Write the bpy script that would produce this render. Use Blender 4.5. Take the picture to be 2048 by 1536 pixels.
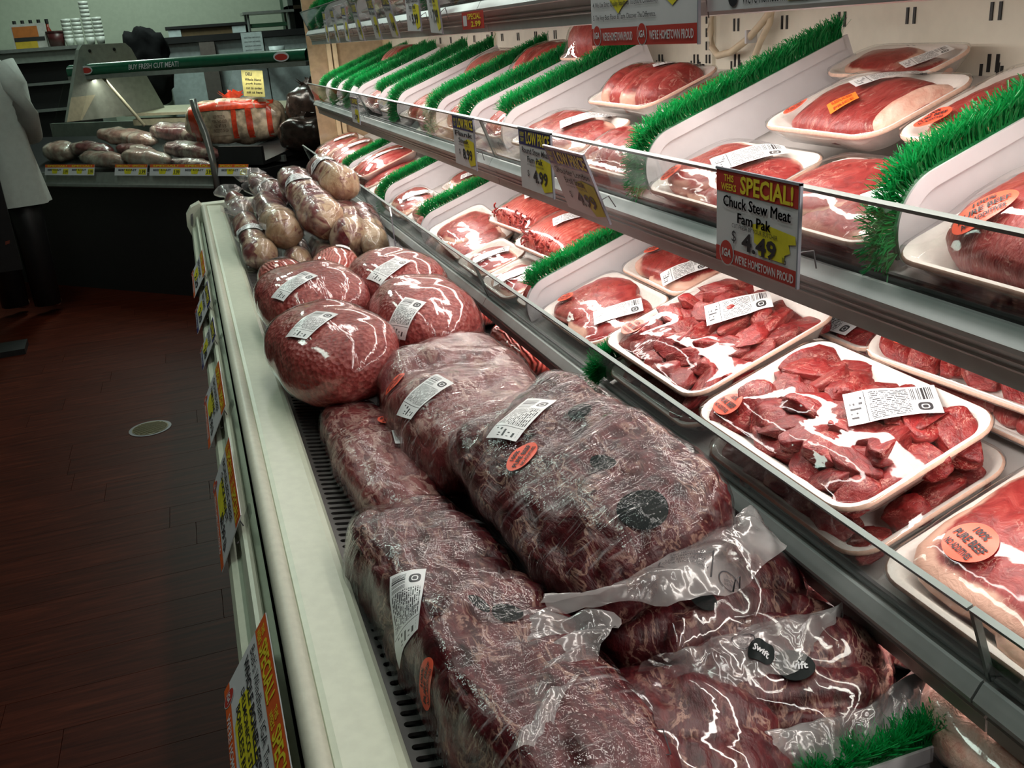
import bpy, bmesh, math, random
import numpy as np
from mathutils import Vector, Matrix, noise
from mathutils.bvhtree import BVHTree

for _o in list(bpy.data.objects):
    bpy.data.objects.remove(_o)
SC = bpy.context.scene
COL = SC.collection
R = math.radians
C = 1.40                       # camera height above the floor

# ------------------------------------------------------------------ camera
cam_d = bpy.data.cameras.new('camera')
cam_d.sensor_width = 36.0
cam_d.lens = 1880.0 / 2048.0 * 36.0
cam_d.clip_start = 0.05
cam_o = bpy.data.objects.new('camera', cam_d)
COL.objects.link(cam_o)
_p, _y, _r = R(20.611), R(17.356), R(4.3)
_f = Vector((math.sin(_y) * math.cos(_p), math.cos(_y) * math.cos(_p), -math.sin(_p)))
_r0 = Vector((math.cos(_y), -math.sin(_y), 0))
_u0 = _r0.cross(_f)
_right = _r0 * math.cos(_r) - _u0 * math.sin(_r)
_up = _right.cross(_f)
cam_o.matrix_world = Matrix(((_right.x, _up.x, -_f.x, 0), (_right.y, _up.y, -_f.y, 0), (_right.z, _up.z, -_f.z, C), (0, 0, 0, 1)))
SC.camera = cam_o

# ------------------------------------------------------------------ world, lights, exposure
SC.view_settings.view_transform = 'Standard'
SC.view_settings.look = 'None'
SC.view_settings.gamma = 1.0
SC.view_settings.use_curve_mapping = False
SC.view_settings.exposure = 0.0
SC.cycles.use_denoising = True
SC.cycles.max_bounces = 5
SC.cycles.diffuse_bounces = 3
SC.cycles.glossy_bounces = 3
SC.cycles.transmission_bounces = 2
SC.cycles.caustics_reflective = False
SC.cycles.caustics_refractive = False
SC.cycles.use_adaptive_sampling = True
SC.cycles.adaptive_threshold = 0.06
SC.cycles.transparent_max_bounces = 14
SC.cycles.sample_clamp_indirect = 4.0
W = bpy.data.worlds.new('world')
SC.world = W
W.use_nodes = True
W.node_tree.nodes['Background'].inputs[0].default_value = (0.62, 0.74, 0.66, 1)
W.node_tree.nodes['Background'].inputs[1].default_value = 0.006


def area(name, loc, aim, sx, sy, power, col, spread=180):
    d = bpy.data.lights.new(name, 'AREA')
    d.shape = 'RECTANGLE'
    d.size, d.size_y = sx, sy
    d.energy = power
    d.color = col
    d.spread = R(spread)
    o = bpy.data.objects.new(name, d)
    COL.objects.link(o)
    z = (Vector(loc) - Vector(aim)).normalized()      # lights shine along -Z
    y = Vector((0, 1, 0))
    x = y.cross(z).normalized()
    y = z.cross(x)
    o.matrix_world = Matrix(((x.x, y.x, z.x, loc[0]), (x.y, y.y, z.y, loc[1]), (x.z, y.z, z.z, loc[2]), (0, 0, 0, 1)))
    return o


WARM = (1.0, 0.93, 0.86)
COOL = (0.80, 1.0, 0.88)
YM, YL = 1.75, 5.6
area('canopy_light', (0.36, YM, C + 0.72), (0.33, YM, C - 0.5), 0.05, YL, 14, (1.0, 0.97, 0.92))
area('top_shelf_light', (0.605, YM, C - 0.012), (0.66, YM, C - 0.30), 0.03, YL, 15, WARM)
area('upper_shelf_light', (0.612, YM, C - 0.301), (0.66, YM, C - 0.60), 0.03, YL, 11.5, WARM)
area('lower_shelf_light', (0.597, YM, C - 0.562), (0.60, YM, C - 0.90), 0.03, YL, 9, WARM)
area('ceiling_light', (-0.55, 2.2, 3.2), (-0.5, 2.2, 0), 0.3, 1.2, 13, COOL)
area('ceiling_light', (-0.75, 5.0, 3.2), (-0.7, 5.0, 0), 0.3, 1.2, 13, COOL)
area('ceiling_light', (-0.2, 7.9, 3.1), (0.0, 7.9, 0), 0.3, 1.6, 48, COOL)


# ------------------------------------------------------------------ helpers: materials
class G:
    def __init__(s, name):
        s.m = bpy.data.materials.new(name)
        s.m.use_nodes = True
        s.t = s.m.node_tree
        s.t.nodes.clear()
        s.out = s.n('ShaderNodeOutputMaterial')

    def n(s, typ, **kw):
        nd = s.t.nodes.new(typ)
        for k, v in kw.items():
            setattr(nd, k, v)
        return nd

    def set(s, sock, v):
        if isinstance(v, bpy.types.NodeSocket):
            s.t.links.new(v, sock)
        elif isinstance(v, (tuple, list)) and len(v) == 3 and sock.type == 'RGBA':
            sock.default_value = (*v, 1)
        else:
            sock.default_value = v

    def math(s, op, a, b=0.0, c=None, clamp=False):
        nd = s.n('ShaderNodeMath', operation=op)
        nd.use_clamp = clamp
        s.set(nd.inputs[0], a)
        s.set(nd.inputs[1], b)
        if c is not None:
            s.set(nd.inputs[2], c)
        return nd.outputs[0]

    def mix(s, f, a, b):
        nd = s.n('ShaderNodeMix', data_type='RGBA')
        s.set(nd.inputs[0], f)
        s.set(nd.inputs[6], a)
        s.set(nd.inputs[7], b)
        return nd.outputs[2]

    def ramp(s, v, *stops):
        nd = s.n('ShaderNodeValToRGB')
        e = nd.color_ramp.elements
        while len(e) < len(stops):
            e.new(0.5)
        for el, (p, c) in zip(e, stops):
            el.position = p
            el.color = (*c, 1) if len(c) == 3 else c
        s.set(nd.inputs[0], v)
        return nd.outputs[0]

    def step(s, v, lo, hi):
        nd = s.n('ShaderNodeMapRange', interpolation_type='SMOOTHSTEP')
        s.set(nd.inputs[0], v)
        nd.inputs[1].default_value = lo
        nd.inputs[2].default_value = hi
        return nd.outputs[0]

    def coords(s, kind='Object', scale=(1, 1, 1), rand=True):
        tc = s.n('ShaderNodeTexCoord').outputs[kind]
        mp = s.n('ShaderNodeMapping')
        mp.inputs['Scale'].default_value = scale
        s.set(mp.inputs[0], tc)
        if rand:
            oi = s.n('ShaderNodeObjectInfo').outputs['Random']
            cb = s.n('ShaderNodeCombineXYZ')
            s.set(cb.inputs[0], s.math('MULTIPLY', oi, 37.0))
            s.set(cb.inputs[1], s.math('MULTIPLY', oi, 91.0))
            s.t.links.new(cb.outputs[0], mp.inputs['Location'])
        return mp.outputs[0]

    def noise(s, vec, scale, detail=4, rough=0.55, dist=0.0):
        nd = s.n('ShaderNodeTexNoise')
        s.set(nd.inputs['Vector'], vec)
        nd.inputs['Scale'].default_value = scale
        nd.inputs['Detail'].default_value = detail
        nd.inputs['Roughness'].default_value = rough
        nd.inputs['Distortion'].default_value = dist
        return nd.outputs['Fac']

    def voro(s, vec, scale, feature='F1'):
        nd = s.n('ShaderNodeTexVoronoi', feature=feature)
        s.set(nd.inputs['Vector'], vec)
        nd.inputs['Scale'].default_value = scale
        return nd.outputs['Distance']

    def bump(s, h, strength=0.3, dist=0.01, normal=None):
        nd = s.n('ShaderNodeBump')
        nd.inputs['Strength'].default_value = strength
        nd.inputs['Distance'].default_value = dist
        s.set(nd.inputs['Height'], h)
        if normal is not None:
            s.set(nd.inputs['Normal'], normal)
        return nd.outputs[0]

    def bsdf(s, col, rough=0.5, metal=0.0, spec=0.5, normal=None, emit=None, estr=0.0, coat=0.0, trans=0.0):
        b = s.n('ShaderNodeBsdfPrincipled')
        s.set(b.inputs['Base Color'], col)
        s.set(b.inputs['Roughness'], rough)
        b.inputs['Metallic'].default_value = metal
        b.inputs['Specular IOR Level'].default_value = spec
        b.inputs['Coat Weight'].default_value = coat
        b.inputs['Coat Roughness'].default_value = 0.08
        if normal is not None:
            s.set(b.inputs['Normal'], normal)
        if emit is not None:
            s.set(b.inputs['Emission Color'], emit)
            b.inputs['Emission Strength'].default_value = estr
        return b.outputs[0]

    def done(s, shader):
        s.t.links.new(shader, s.out.inputs[0])
        return s.m


def plain(name, col, rough=0.5, metal=0.0, spec=0.5, var=0.12, bump=0.0, nscale=30):
    g = G(name)
    v = g.noise(g.coords(), nscale, 3)
    c = g.mix(g.step(v, 0.3, 0.7), tuple(x * (1 - var) for x in col), tuple(min(1, x * (1 + var * 0.5)) for x in col))
    nm = g.bump(v, bump, 0.002) if bump else None
    return g.done(g.bsdf(c, rough, metal, spec, nm))


def meat(name, dark, mid, light, fat, fatw=0.03, fscale=22, grain=(1, 1, 1), rough=0.38, veins=1.0, scale=1.0):
    g = G(name)
    v = g.coords(scale=grain)
    n1 = g.noise(v, 14 * scale, 5, 0.6, 1.2)
    col = g.ramp(n1, (0.30, dark), (0.50, mid), (0.72, light))
    n2 = g.noise(v, fscale * scale, 4, 0.6, 0.8)
    ridge = g.math('ABSOLUTE', g.math('SUBTRACT', n2, 0.5))
    fm = g.math('SUBTRACT', 1.0, g.step(ridge, 0.0, fatw))
    n3 = g.noise(v, 9 * scale, 2)
    fm = g.math('MULTIPLY', g.math('MULTIPLY', fm, g.step(n3, 0.42, 0.62)), veins, clamp=True)
    col = g.mix(fm, col, fat)
    oi = g.n('ShaderNodeObjectInfo').outputs['Random']
    hs = g.n('ShaderNodeHueSaturation')
    g.set(hs.inputs['Color'], col)
    g.set(hs.inputs['Value'], g.math('MULTIPLY_ADD', oi, 0.35, 0.82))
    b = g.math('ADD', g.math('MULTIPLY', n1, 0.7), g.math('MULTIPLY', g.noise(v, 90 * scale, 3), 0.3))
    return g.done(g.bsdf(hs.outputs[0], rough, 0, 0.5, g.bump(b, 0.45, 0.006)))


def film(name, streak=None, wr=0.25, base=0.035, milk=0.0, rough=0.07, fine=60, tint=(1, 1, 1), big=10, wdist=0.004, fres=0.75, sdet=2.0, stress_glint=0.0):
    """clear stretch film: see-through with sharp reflections broken by wrinkles"""
    g = G(name)
    v = g.coords()
    n = g.noise(v, big, 3, 0.5, 0.5)
    h = n
    if streak:
        sv = g.coords(scale=streak)
        s1 = g.noise(sv, 1.0, sdet, 0.6, 0.6)
        patch = g.step(g.noise(v, 7, 2), 0.35, 0.7)
        h = g.math('ADD', g.math('MULTIPLY', g.math('MULTIPLY', s1, 1.6), patch), g.math('MULTIPLY', n, 0.7))
        h = g.math('ADD', h, g.math('MULTIPLY', g.noise(v, fine, 3, 0.6), 0.25))
    else:
        h = g.math('ADD', n, g.math('MULTIPLY', g.noise(v, fine, 2), 0.06))
    nm = g.bump(h, wr, wdist)
    dt = g.n('ShaderNodeVectorMath', operation='DOT_PRODUCT')      # thin-sheet Fresnel, the same from either side
    g.set(dt.inputs[0], nm)
    g.set(dt.inputs[1], g.n('ShaderNodeNewGeometry').outputs['Incoming'])
    gr = g.math('SUBTRACT', 1.0, g.math('ABSOLUTE', dt.outputs['Value']), clamp=True)
    sch = g.math('MULTIPLY_ADD', g.math('POWER', gr, 5.0), 0.93, 0.05)
    fac = g.math('MULTIPLY_ADD', sch, fres, base, clamp=True)
    gl = g.n('ShaderNodeBsdfGlossy')
    gl.inputs['Roughness'].default_value = rough
    g.set(gl.inputs['Normal'], nm)
    tr = g.n('ShaderNodeBsdfTransparent')
    tr.inputs[0].default_value = (*tint, 1)
    under = tr.outputs[0]
    if milk:
        df = g.n('ShaderNodeBsdfDiffuse')
        df.inputs[0].default_value = (0.86, 0.84, 0.84, 1)
        tl = g.n('ShaderNodeBsdfTranslucent')
        tl.inputs[0].default_value = (0.86, 0.84, 0.84, 1)
        mm = g.n('ShaderNodeMixShader')
        mm.inputs[0].default_value = 0.45
        g.t.links.new(df.outputs[0], mm.inputs[1])
        g.t.links.new(tl.outputs[0], mm.inputs[2])
        m2 = g.n('ShaderNodeMixShader')
        g.set(m2.inputs[0], g.math('MULTIPLY', g.step(n, 0.2, 0.8), milk * 1.6) if streak is None else g.math('MULTIPLY', g.step(h, 0.5, 1.6), milk * 1.7))
        g.t.links.new(under, m2.inputs[1])
        g.t.links.new(mm.outputs[0], m2.inputs[2])
        under = m2.outputs[0]
    if stress_glint and streak:  # pale stretch lines, also standing in as painted glints of light on the film
        df = g.n('ShaderNodeBsdfDiffuse')
        df.inputs[0].default_value = (0.80, 0.79, 0.81, 1)
        fine_s = g.noise(g.coords(scale=tuple(x * 2.3 for x in streak)), 1.0, 3, 0.6, 0.4)
        st = g.math('MULTIPLY', g.step(g.math('MULTIPLY_ADD', s1, 0.5, g.math('MULTIPLY', fine_s, 0.5)), 0.53, 0.68), g.math('MULTIPLY_ADD', patch, 0.88, 0.12))
        m3 = g.n('ShaderNodeMixShader')
        g.set(m3.inputs[0], g.math('MULTIPLY', st, stress_glint))
        g.t.links.new(under, m3.inputs[1])
        g.t.links.new(df.outputs[0], m3.inputs[2])
        under = m3.outputs[0]
    mx = g.n('ShaderNodeMixShader')
    g.set(mx.inputs[0], fac)
    g.t.links.new(under, mx.inputs[1])
    g.t.links.new(gl.outputs[0], mx.inputs[2])
    return g.done(mx.outputs[0])


def label_mat(name, paper=(0.86, 0.87, 0.88)):
    """weigh-scale label: a price table, dense text lines, bar code and a dark emblem, laid out in UV"""
    g = G(name)
    uv = g.n('ShaderNodeSeparateXYZ')
    g.set(uv.inputs[0], g.n('ShaderNodeTexCoord').outputs['UV'])
    u, v = uv.outputs[0], uv.outputs[1]

    def band(x, a, b):
        return g.math('MULTIPLY', g.math('GREATER_THAN', x, a), g.math('LESS_THAN', x, b))

    def wn(a, b):
        cb = g.n('ShaderNodeCombineXYZ')
        g.set(cb.inputs[0], a)
        g.set(cb.inputs[1], b)
        w = g.n('ShaderNodeTexWhiteNoise', noise_dimensions='2D')
        g.set(w.inputs['Vector'], cb.outputs[0])
        return w.outputs['Value']
    row = g.math('FLOOR', g.math('MULTIPLY', v, 17))
    inrow = band(g.math('FRACT', g.math('MULTIPLY', v, 17)), 0.18, 0.72)
    ch = wn(g.math('FLOOR', g.math('MULTIPLY', u, 96)), row)
    text = g.math('MULTIPLY', g.math('MULTIPLY', inrow, g.math('GREATER_THAN', ch, 0.30)), g.math('MULTIPLY', band(u, 0.27, 0.70), band(v, 0.06, 0.94)))
    bars = g.math('MULTIPLY', g.math('GREATER_THAN', wn(g.math('FLOOR', g.math('MULTIPLY', u, 110)), 3.0), 0.48), g.math('MULTIPLY', band(u, 0.72, 0.95), band(v, 0.50, 0.93)))
    row2 = g.math('FLOOR', g.math('MULTIPLY', v, 7))
    ch2 = wn(g.math('FLOOR', g.math('MULTIPLY', u, 46)), g.math('ADD', row2, 50))
    tab = g.math('MULTIPLY', g.math('MULTIPLY', band(g.math('FRACT', g.math('MULTIPLY', v, 7)), 0.3, 0.75), g.math('GREATER_THAN', ch2, 0.42)), g.math('MULTIPLY', band(u, 0.05, 0.2), band(v, 0.1, 0.9)))
    line = g.math('MULTIPLY', band(u, 0.225, 0.235), band(v, 0.03, 0.97))
    du = g.math('MULTIPLY', g.math('SUBTRACT', u, 0.84), 1.0 / 0.075)
    dv = g.math('MULTIPLY', g.math('SUBTRACT', v, 0.25), 1.0 / 0.15)
    d = g.math('ADD', g.math('POWER', g.math('ABSOLUTE', du), 3), g.math('POWER', g.math('ABSOLUTE', dv), 3))
    logo = g.math('MULTIPLY', g.math('LESS_THAN', d, 1.0), g.math('GREATER_THAN', g.math('ABSOLUTE', g.math('SUBTRACT', d, 0.12)), 0.06))
    ink = g.math('ADD', g.math('ADD', text, bars), g.math('ADD', g.math('ADD', tab, line), logo), clamp=True)
    return g.done(g.bsdf(g.mix(ink, paper, (0.05, 0.05, 0.055)), 0.32, 0, 0.5))


M = {}
M['cream'] = plain('cream_enamel', (0.62, 0.665, 0.53), 0.30, 0, 0.5, 0.05, 0.05, 60)
M['cream_rough'] = plain('cream_rubber', (0.60, 0.61, 0.50), 0.42, 0, 0.4, 0.06, 0.1, 80)
M['backwall'] = plain('case_back_enamel', (0.84, 0.80, 0.68), 0.42, 0, 0.4, 0.04)
M['alu'] = plain('satin_aluminium', (0.50, 0.53, 0.53), 0.36, 0.15, 0.5, 0.06)
M['alu_dark'] = plain('dark_aluminium', (0.20, 0.19, 0.20), 0.42, 0.4, 0.5, 0.08)
M['chrome'] = plain('bright_trim', (0.17, 0.20, 0.19), 0.30, 0.3, 0.5, 0.03)
M['shelfmetal'] = plain('shelf_enamel', (0.72, 0.68, 0.66), 0.35, 0, 0.5, 0.05)
M['white_plastic'] = plain('white_divider_plastic', (0.80, 0.77, 0.80), 0.40, 0, 0.5, 0.03)
M['foam'] = plain('white_foam', (0.88, 0.82, 0.77), 0.55, 0, 0.3, 0.04, 0.08, 220)
M['foam_edge'] = plain('pink_foam', (0.90, 0.60, 0.47), 0.6, 0, 0.3, 0.10, 0.08, 220)
M['grille'] = plain('grille_steel', (0.13, 0.125, 0.12), 0.33, 0.6, 0.5, 0.15)
M['void'] = plain('black_pan', (0.012, 0.011, 0.012), 0.5)
M['black'] = plain('black_paint', (0.015, 0.015, 0.016), 0.45)
M['ink'] = plain('black_ink', (0.025, 0.025, 0.03), 0.5, 0, 0.3)
M['darkprint'] = plain('black_film_print', (0.010, 0.014, 0.014), 0.6, 0, 0.15, 0.3)
M['white'] = plain('white_card', (0.66, 0.66, 0.68), 0.38, 0, 0.4, 0.03)
M['red'] = plain('sign_red', (0.50, 0.045, 0.035), 0.36, 0, 0.4, 0.05)
M['orange'] = plain('sign_orange', (0.72, 0.12, 0.025), 0.38, 0, 0.4, 0.06)
M['blue'] = plain('sign_navy', (0.035, 0.035, 0.16), 0.36, 0, 0.4, 0.05)
M['yellow'] = plain('sign_yellow', (0.80, 0.66, 0.04), 0.4, 0, 0.4, 0.06)
M['hilite'] = plain('highlighter_yellow', (0.72, 0.64, 0.03), 0.5, 0, 0.3, 0.15)
M['redsticker'] = plain('red_orange_sticker', (0.95, 0.12, 0.06), 0.35, 0, 0.4, 0.08)
M['orangesticker'] = plain('orange_sticker', (1.0, 0.22, 0.03), 0.35, 0, 0.4, 0.05)
M['hose'] = plain('cream_hose', (0.76, 0.64, 0.46), 0.45)
M['tan'] = plain('tan_post', (0.74, 0.58, 0.36), 0.4, 0, 0.4)
M['label'] = label_mat('printed_label')
M['stew'] = meat('stew_meat', (0.115, 0.004, 0.006), (0.235, 0.012, 0.013), (0.36, 0.042, 0.038), (0.62, 0.30, 0.24), 0.030, 26, veins=0.9, scale=0.14)
M['roastmeat'] = meat('dark_roast_meat', (0.022, 0.002, 0.004), (0.075, 0.006, 0.010), (0.16, 0.022, 0.023), (0.40, 0.23, 0.175), 0.045, 13, (1, 2.0, 1), veins=0.85, scale=1.8)
M['roastpale'] = meat('pale_roast_meat', (0.075, 0.010, 0.013), (0.16, 0.026, 0.028), (0.26, 0.075, 0.068), (0.42, 0.26, 0.22), 0.08, 14, (1, 2.0, 1), veins=0.9, scale=1.8)
M['shank'] = meat('shank_meat', (0.075, 0.009, 0.014), (0.17, 0.026, 0.032), (0.34, 0.12, 0.105), (0.58, 0.42, 0.30), 0.12, 8, veins=1.0, scale=1.6)
M['shankfat'] = meat('shank_fat', (0.34, 0.18, 0.10), (0.54, 0.36, 0.22), (0.64, 0.48, 0.34), (0.22, 0.05, 0.055), 0.06, 9, veins=0.9, scale=1.8)
M['thin'] = meat('sliced_beef', (0.24, 0.018, 0.018), (0.36, 0.036, 0.034), (0.48, 0.09, 0.078), (0.66, 0.36, 0.29), 0.03, 14, (1, 2.4, 1), veins=0.75, scale=2.4)
M['fatpink'] = meat('pink_fat', (0.70, 0.34, 0.26), (0.80, 0.48, 0.38), (0.86, 0.60, 0.50), (0.60, 0.18, 0.14), 0.04, 16, veins=0.6, scale=2.6)


def steak_mat():
    g = G('steak_meat')
    v = g.coords()
    n1 = g.noise(v, 42, 6, 0.62, 1.6)
    col = g.ramp(n1, (0.30, (0.16, 0.008, 0.010)), (0.5, (0.31, 0.024, 0.023)), (0.74, (0.43, 0.065, 0.055)))
    n2 = g.noise(v, 55, 4, 0.6, 1.0)
    ridge = g.math('ABSOLUTE', g.math('SUBTRACT', n2, 0.5))
    fm = g.math('MULTIPLY', g.math('SUBTRACT', 1.0, g.step(ridge, 0.0, 0.018)), g.step(g.noise(v, 18, 2), 0.40, 0.60))
    col = g.mix(g.math('MULTIPLY', fm, 0.8), col, (0.72, 0.38, 0.30))
    at = g.n('ShaderNodeAttribute', attribute_name='rim')
    rim = g.step(g.math('ADD', at.outputs['Fac'], g.math('MULTIPLY_ADD', g.noise(v, 18, 3), 0.5, -0.25)), 0.80, 0.90)
    rim = g.math('MULTIPLY', rim, g.step(g.noise(v, 6, 1), 0.44, 0.56))
    col = g.mix(rim, col, (0.80, 0.47, 0.36))
    return g.done(g.bsdf(col, 0.36, 0, 0.5, g.bump(g.math('ADD', n1, g.math('MULTIPLY', g.noise(v, 120, 2), 0.3)), 0.35, 0.004)))


def ground_mat(name, a, b, c, scale=130, strands=False):
    g = G(name)
    v = g.coords()
    vo = g.voro(v, scale)
    n = g.noise(v, scale * 0.7, 4, 0.7)
    col = g.ramp(n, (0.32, a), (0.5, b), (0.70, c))
    big = g.noise(v, 9, 3)
    col = g.mix(g.math('MULTIPLY', g.step(big, 0.40, 0.62), 0.35), col, a)
    h = vo
    if strands:
        wv = g.n('ShaderNodeTexWave', wave_type='BANDS', bands_direction='Y')
        g.set(wv.inputs['Vector'], v)
        wv.inputs['Scale'].default_value = 42
        wv.inputs['Distortion'].default_value = 9
        wv.inputs['Detail'].default_value = 1.5
        wv.inputs['Detail Scale'].default_value = 0.6
        h = g.math('ADD', g.math('MULTIPLY', vo, 0.4), wv.outputs['Fac'])
        col = g.mix(g.math('MULTIPLY', g.math('SUBTRACT', 1.0, wv.outputs['Fac']), 0.45), col, a)
    return g.done(g.bsdf(col, 0.42, 0, 0.45, g.bump(h, 0.6, 0.004)))


M['steak'] = steak_mat()
M['ground'] = ground_mat('ground_meat', (0.20, 0.018, 0.018), (0.38, 0.058, 0.052), (0.60, 0.20, 0.17))
M['groundbright'] = ground_mat('ground_meat_strands', (0.36, 0.04, 0.03), (0.58, 0.10, 0.075), (0.74, 0.25, 0.19), 110, True)
M['filmpack'] = film('pack_film', None, 0.30, 0.02, 0.0, 0.06, 60, big=14, wdist=0.006, fres=0.85)
M['filmloaf'] = film('loaf_film', (16, 60, 16), 0.22, 0.03, 0.02, 0.09, 70, big=8, wdist=0.004, fres=0.8)
M['filmroast'] = film('roast_stretch_film', (75, 9, 22), 0.75, 0.0, 0.0, 0.05, 90, big=9, wdist=0.0065, fres=0.80, sdet=3.0, stress_glint=0.36)
M['filmshank'] = film('shank_bag_film', (45, 14, 14), 0.7, 0.03, 0.05, 0.10, 70, big=12, wdist=0.006, fres=0.9, stress_glint=0.4)
M['bag'] = film('bag_film', None, 0.8, 0.05, 0.36, 0.14, 45, big=16, wdist=0.012, fres=0.9)
M['deliglass'] = film('deli_glass', None, 0.0, 0.01, 0.0, 0.03, 1, (0.93, 0.95, 0.94), fres=0.35)
M['glass'] = film('front_glass', None, 0.0, 0.025, 0.0, 0.015, 1, (0.88, 0.90, 0.89), fres=0.9)


def bristle_mat():
    g = G('green_bristle')
    v = g.coords()
    c = g.mix(g.noise(v, 60, 2), (0.0, 0.13, 0.025), (0.004, 0.36, 0.075))
    b = g.bsdf(c, 0.38, 0, 0.5)
    tl = g.n('ShaderNodeBsdfTranslucent')
    tl.inputs[0].default_value = (0.01, 0.42, 0.10, 1)
    mx = g.n('ShaderNodeMixShader')
    mx.inputs[0].default_value = 0.3
    g.t.links.new(b, mx.inputs[1])
    g.t.links.new(tl.outputs[0], mx.inputs[2])
    return g.done(mx.outputs[0])


M['bristle'] = bristle_mat()


def plank_mat():
    g = G('dark_cherry_plank')
    v = g.coords(scale=(3, 40, 1))
    n = g.noise(v, 1.6, 6, 0.6, 0.6)
    c = g.ramp(n, (0.30, (0.030, 0.0045, 0.002)), (0.55, (0.062, 0.0105, 0.0045)), (0.75, (0.100, 0.020, 0.009)))
    oi = g.n('ShaderNodeObjectInfo').outputs['Random']
    hs = g.n('ShaderNodeHueSaturation')
    g.set(hs.inputs['Color'], c)
    g.set(hs.inputs['Value'], g.math('MULTIPLY_ADD', oi, 0.22, 0.9))
    return g.done(g.bsdf(hs.outputs[0], 0.45, 0, 0.08, g.bump(n, 0.12, 0.002)))


M['plank'] = plank_mat()


# ------------------------------------------------------------------ helpers: meshes and objects
class MB:
    def __init__(s):
        s.v, s.f, s.m, s.uv = [], [], [], []

    def add(s, vs, fs, mi=0, uvs=None):
        o = len(s.v)
        s.v += [tuple(p) for p in vs]
        for k, f in enumerate(fs):
            s.f.append(tuple(i + o for i in f))
            s.m.append(mi)
            s.uv.append(None if uvs is None else [uvs[i] for i in f])
        return s

    def box(s, a, b, mi=0, mat=None):
        (x0, y0, z0), (x1, y1, z1) = a, b
        vs = [Vector(p) for p in ((x0, y0, z0), (x1, y0, z0), (x1, y1, z0), (x0, y1, z0), (x0, y0, z1), (x1, y0, z1), (x1, y1, z1), (x0, y1, z1))]
        if mat is not None:
            vs = [mat @ p for p in vs]
        return s.add(vs, [(3, 2, 1, 0), (4, 5, 6, 7), (0, 1, 5, 4), (1, 2, 6, 5), (2, 3, 7, 6), (3, 0, 4, 7)], mi)

    def prism(s, prof, y0, y1, mi=0, caps=True):
        """extrude an (x, z) outline along y"""
        n = len(prof)
        vs = [(x, y0, z) for x, z in prof] + [(x, y1, z) for x, z in prof]
        fs = [(i, (i + 1) % n, (i + 1) % n + n, i + n) for i in range(n)]
        if caps:
            fs += [tuple(range(n - 1, -1, -1)), tuple(range(n, 2 * n))]
        return s.add(vs, fs, mi)

    def tube(s, pts, r, seg=8, mi=0, caps=True):
        pts = [Vector(p) for p in pts]
        rs = r if isinstance(r, (list, tuple)) else [r] * len(pts)
        vs, fs = [], []
        up = Vector((0, 0, 1))
        for i, p in enumerate(pts):
            t = (pts[min(i + 1, len(pts) - 1)] - pts[max(i - 1, 0)]).normalized()
            a = t.cross(up)
            if a.length < 0.1:
                a = t.cross(Vector((1, 0, 0)))
            a.normalize()
            b = a.cross(t)
            for k in range(seg):
                w = 2 * math.pi * k / seg
                vs.append(p + (a * math.cos(w) + b * math.sin(w)) * rs[i])
        for i in range(len(pts) - 1):
            for k in range(seg):
                fs.append((i * seg + k, i * seg + (k + 1) % seg, (i + 1) * seg + (k + 1) % seg, (i + 1) * seg + k))
        if caps:
            fs += [tuple(range(seg - 1, -1, -1)), tuple(range((len(pts) - 1) * seg, len(pts) * seg))]
        return s.add(vs, fs, mi)

    def mesh(s, name, mats, smooth=False):
        me = bpy.data.meshes.new(name)
        me.from_pydata(s.v, [], s.f)
        mats = mats if isinstance(mats, (list, tuple)) else [mats]
        for m in mats:
            me.materials.append(m)
        if len(mats) > 1:
            me.polygons.foreach_set('material_index', s.m)
        if any(u is not None for u in s.uv):
            lay = me.uv_layers.new(name='UVMap')
            k = 0
            for u, f in zip(s.uv, s.f):
                for j in range(len(f)):
                    lay.data[k].uv = u[j] if u else (0, 0)
                    k += 1
        if smooth:
            me.polygons.foreach_set('use_smooth', [True] * len(me.polygons))
        me.update()
        return me


def put(name, me, parent=None, mw=None, **props):
    o = bpy.data.objects.new(name, me)
    COL.objects.link(o)
    if parent is not None:
        o.parent = parent
    if mw is not None:
        o.matrix_basis = mw
    for k, v in props.items():
        if v is not None:
            o[k] = v
    return o


def thing(name, label, cat, mw=None, group=None, kind=None):
    o = put(name, None, None, mw, label=label, category=cat, group=group, kind=kind)
    o.empty_display_size = 0.05
    return o


def part(name, mb, mat, parent, smooth=False, mw=None, **props):
    return put(name, mb.mesh(name, mat, smooth), parent, mw, **props)


def frame(o, x, y, z=None):
    """4x4 from origin and axes"""
    x, y = Vector(x).normalized(), Vector(y)
    z = x.cross(y).normalized() if z is None else Vector(z)
    y = z.cross(x).normalized()
    return Matrix(((x.x, y.x, z.x, o[0]), (x.y, y.y, z.y, o[1]), (x.z, y.z, z.z, o[2]), (0, 0, 0, 1)))


def pos(loc, rz=0, ry=0, rx=0):
    return Matrix.Translation(Vector(loc)) @ Matrix.Rotation(rz, 4, 'Z') @ Matrix.Rotation(ry, 4, 'Y') @ Matrix.Rotation(rx, 4, 'X')


_txt = {}


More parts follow.
